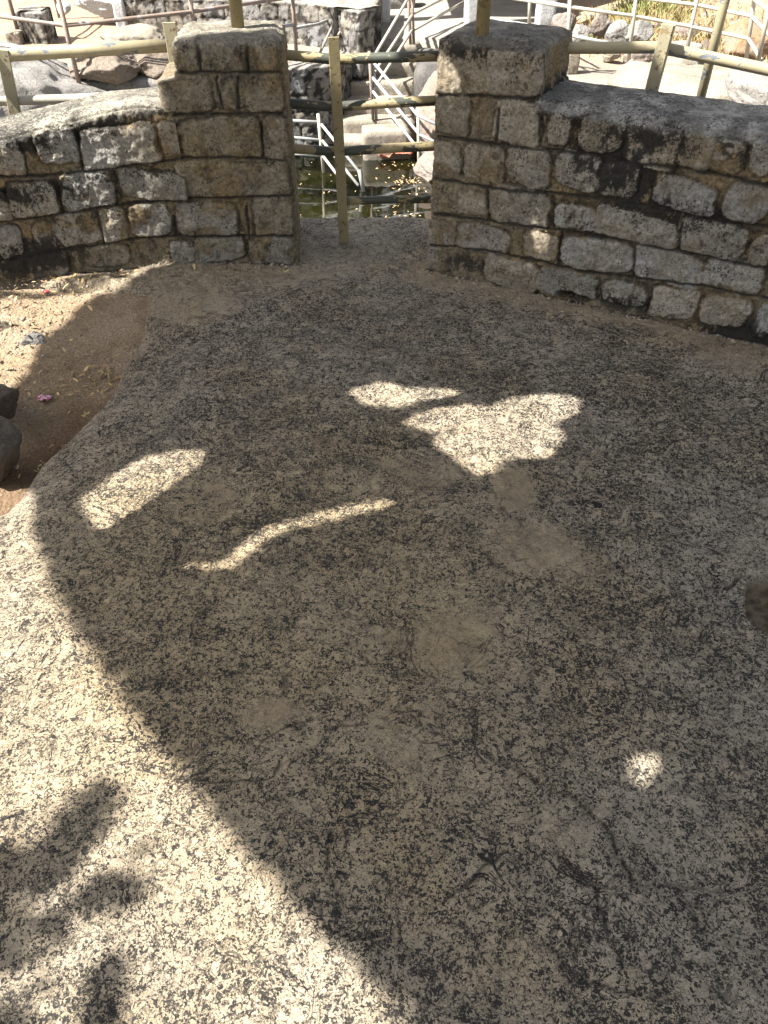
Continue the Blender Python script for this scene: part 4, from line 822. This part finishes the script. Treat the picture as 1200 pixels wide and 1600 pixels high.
# extra shade over the far left part of the wall face
FARL = [sunp((-1.42, 3.31, .0)), sunp((-1.42, 3.31, .25)), sunp((-1.55, 3.26, .45)), sunp((-1.45, 3.3, .56)), sunp((-2.2, 3.03, .56)), sunp((-2.2, 3.03, .0))]
e1 = np.cross(LD, [0, 0, 1.]); e1 /= np.linalg.norm(e1); e2 = np.cross(e1, LD)
def crown(regions, lits, spacing, t0, t1, size, seed, dens=1.0, jit=.6, tilt=.35, near=None):
    lr = np.random.default_rng(seed); xs = [p[0] for r in regions for p in r]; ys = [p[1] for r in regions for p in r]
    gx, gy = np.meshgrid(np.arange(min(xs), max(xs), spacing), np.arange(min(ys), max(ys), spacing), indexing='ij'); x = gx.ravel(); y = gy.ravel()
    k = lr.random(len(x)) < dens; x = x[k]; y = y[k]; n = len(x); x = x + lr.normal(size=n) * spacing * jit; y = y + lr.normal(size=n) * spacing * jit
    if near is not None:
        k = near(x, y); x = x[k]; y = y[k]; n = len(x)
    t = lr.uniform(t0, t1, n); c = np.stack([x, y, 0 * x], -1) - LD * t[:, None]
    a = lr.uniform(0, 6.283, n); sz = size * lr.uniform(.7, 1.25, n)
    u = np.cos(a)[:, None] * e1 + np.sin(a)[:, None] * e2 + LD * (lr.normal(size=n) * tilt)[:, None]; v = -np.sin(a)[:, None] * e1 + np.cos(a)[:, None] * e2 + LD * (lr.normal(size=n) * tilt)[:, None]
    shp = [(-1, 0), (-.35, .42), (.4, .36), (1, 0), (.4, -.36), (-.35, -.42)]
    V = np.stack([c + (u * p[0] + v * p[1]) * sz[:, None] for p in shp], 1)
    test = np.concatenate([V, c[:, None, :], (V[:, :3] + c[:, None, :]) / 2, (V[:, 3:] + c[:, None, :]) / 2], 1)
    q = test + LD * (test[..., 2:] / -LD[2]); qx = q[..., 0]; qy = q[..., 1]
    ok = np.zeros(n, bool)
    for r in regions: ok |= inside(qx, qy, r).all(1)
    for l in lits: ok &= ~inside(qx, qy, l).any(1)
    V = V[ok]; m_ = len(V); b = np.arange(m_)[:, None] * 6; F = np.concatenate([b + np.array([[0, 1, 2, 3]]), b + np.array([[0, 3, 4, 5]])]); return V.reshape(-1, 3), F
tree = empty('shade_caster_tree', (-6.2, -1.0, -.2), 'unseen broad dark-leaved tree left of the rock, its crown shaped to cast the shade on the granite', 'tree')
CEN = [g2(*p) for p in [(60,860),(75,740),(200,640),(480,560),(620,540),(1000,560),(1010,700),(900,800),(700,860),(450,960),(150,960)]]
def disc(c, r): return [np.array(c) + r * np.array([math.cos(a), math.sin(a)]) for a in np.linspace(0, 6.283, 17)[:-1]]
SPOTS = [np.mean(LIT[k], axis=0) for k in (4, 5, 6)]
CEN2 = [g2(*p) for p in [(90,840),(95,750),(220,670),(480,585),(620,565),(960,585),(970,690),(880,780),(700,835),(450,930),(170,930)]]
parts = [crown([SH], [CEN2] + [disc(c, .10) for c in SPOTS] + LIT, .046, 4.6, 5.1, .06, 1), crown([SH], [CEN2] + [disc(c, .10) for c in SPOTS] + LIT, .046, 5.0, 5.5, .06, 2), crown([SH], [CEN2] + [disc(c, .10) for c in SPOTS] + LIT, .05, 5.4, 5.9, .065, 12), crown([CEN], LIT, .04, 3.3, 3.6, .05, 13), crown([SH], [CEN2] + [disc(c, .10) for c in SPOTS] + LIT, .034, 4.2, 4.7, .03, 6), crown([SH], LIT, .0125, 4.1, 4.4, .0125, 66, near=lambda x, y: (poly_dist(x, y, SH + SH[:1])[0] < .10) & (x < .5) & (y > -.2)), crown([CEN] + [disc(c, .17) for c in SPOTS], LIT, .03, 2.9, 3.2, .045, 7), crown([CEN] + [disc(c, .17) for c in SPOTS], LIT, .03, 3.1, 3.4, .045, 8), crown([CEN] + [disc(c, .17) for c in SPOTS], LIT, .010, 2.75, 2.95, .0105, 3), crown([BAND], [], .016, 3.2, 3.6, .018, 4), crown([FARL], [], .03, 4.5, 5.0, .03, 5, dens=.8)]
def blobp(px, py, rx, ry, ang=0):
    rx *= 1.45; ry *= 1.5
    return [g2(px + rx * math.cos(a) * math.cos(ang) - ry * math.sin(a) * math.sin(ang), py + rx * math.cos(a) * math.sin(ang) + ry * math.sin(a) * math.cos(ang)) for a in np.linspace(0, 6.283, 14)[:-1]]
for i, (b_, dn) in enumerate([(blobp(120, 1290, 75, 34, -.75), .9), (blobp(40, 1365, 90, 40, -.6), .9), (blobp(235, 1332, 34, 13, -.6), .8), (blobp(175, 1395, 50, 32, -.3), .85), (blobp(30, 1470, 70, 40, -.4), .85), (blobp(165, 1560, 38, 60, .2), .7), (blobp(20, 1590, 50, 30, 0), .7), (blobp(110, 1440, 60, 16, -.7), .6), (blobp(150, 1255, 40, 20, -.9), .9), (blobp(85, 1350, 60, 30, -.3), .8), (blobp(205, 1420, 24, 16, .3), .8), (blobp(60, 1530, 40, 24, .3), .7)]):
    parts.append(crown([b_], [], .026, 3.9, 4.6, .032, 20 + i, dens=min(1, dn * 1.15), jit=.9)); parts.append(crown([b_], [], .030, 4.4, 5.2, .030, 40 + i, dens=dn, jit=.9))
V = []; F = []; off = 0
for v, f in parts: V.append(v); F.append(f + off); off += len(v)
V = np.concatenate(V); F = np.concatenate(F); M_CROWN = mat_leaf('tree_leaf', (.05, .09, .02), (.09, .13, .04))
link('crown', mesh_np('crown', V, F), M_CROWN, tree, False)
tm = MB(); M_BARK = mat_stone('bark', (.20, .15, .11), (.14, .11, .08), scale=2)
tm.tube([(-6.2, -1.0, -1.2), (-6.1, -.9, .2), (-5.9, -.75, 1.4), (-5.5, -.5, 2.3), (-4.9, -.1, 3.1)], [.34, .26, .22, .19, .15], 14); tm.build('trunk', M_BARK, tree, True)
print('leaves', len(F))
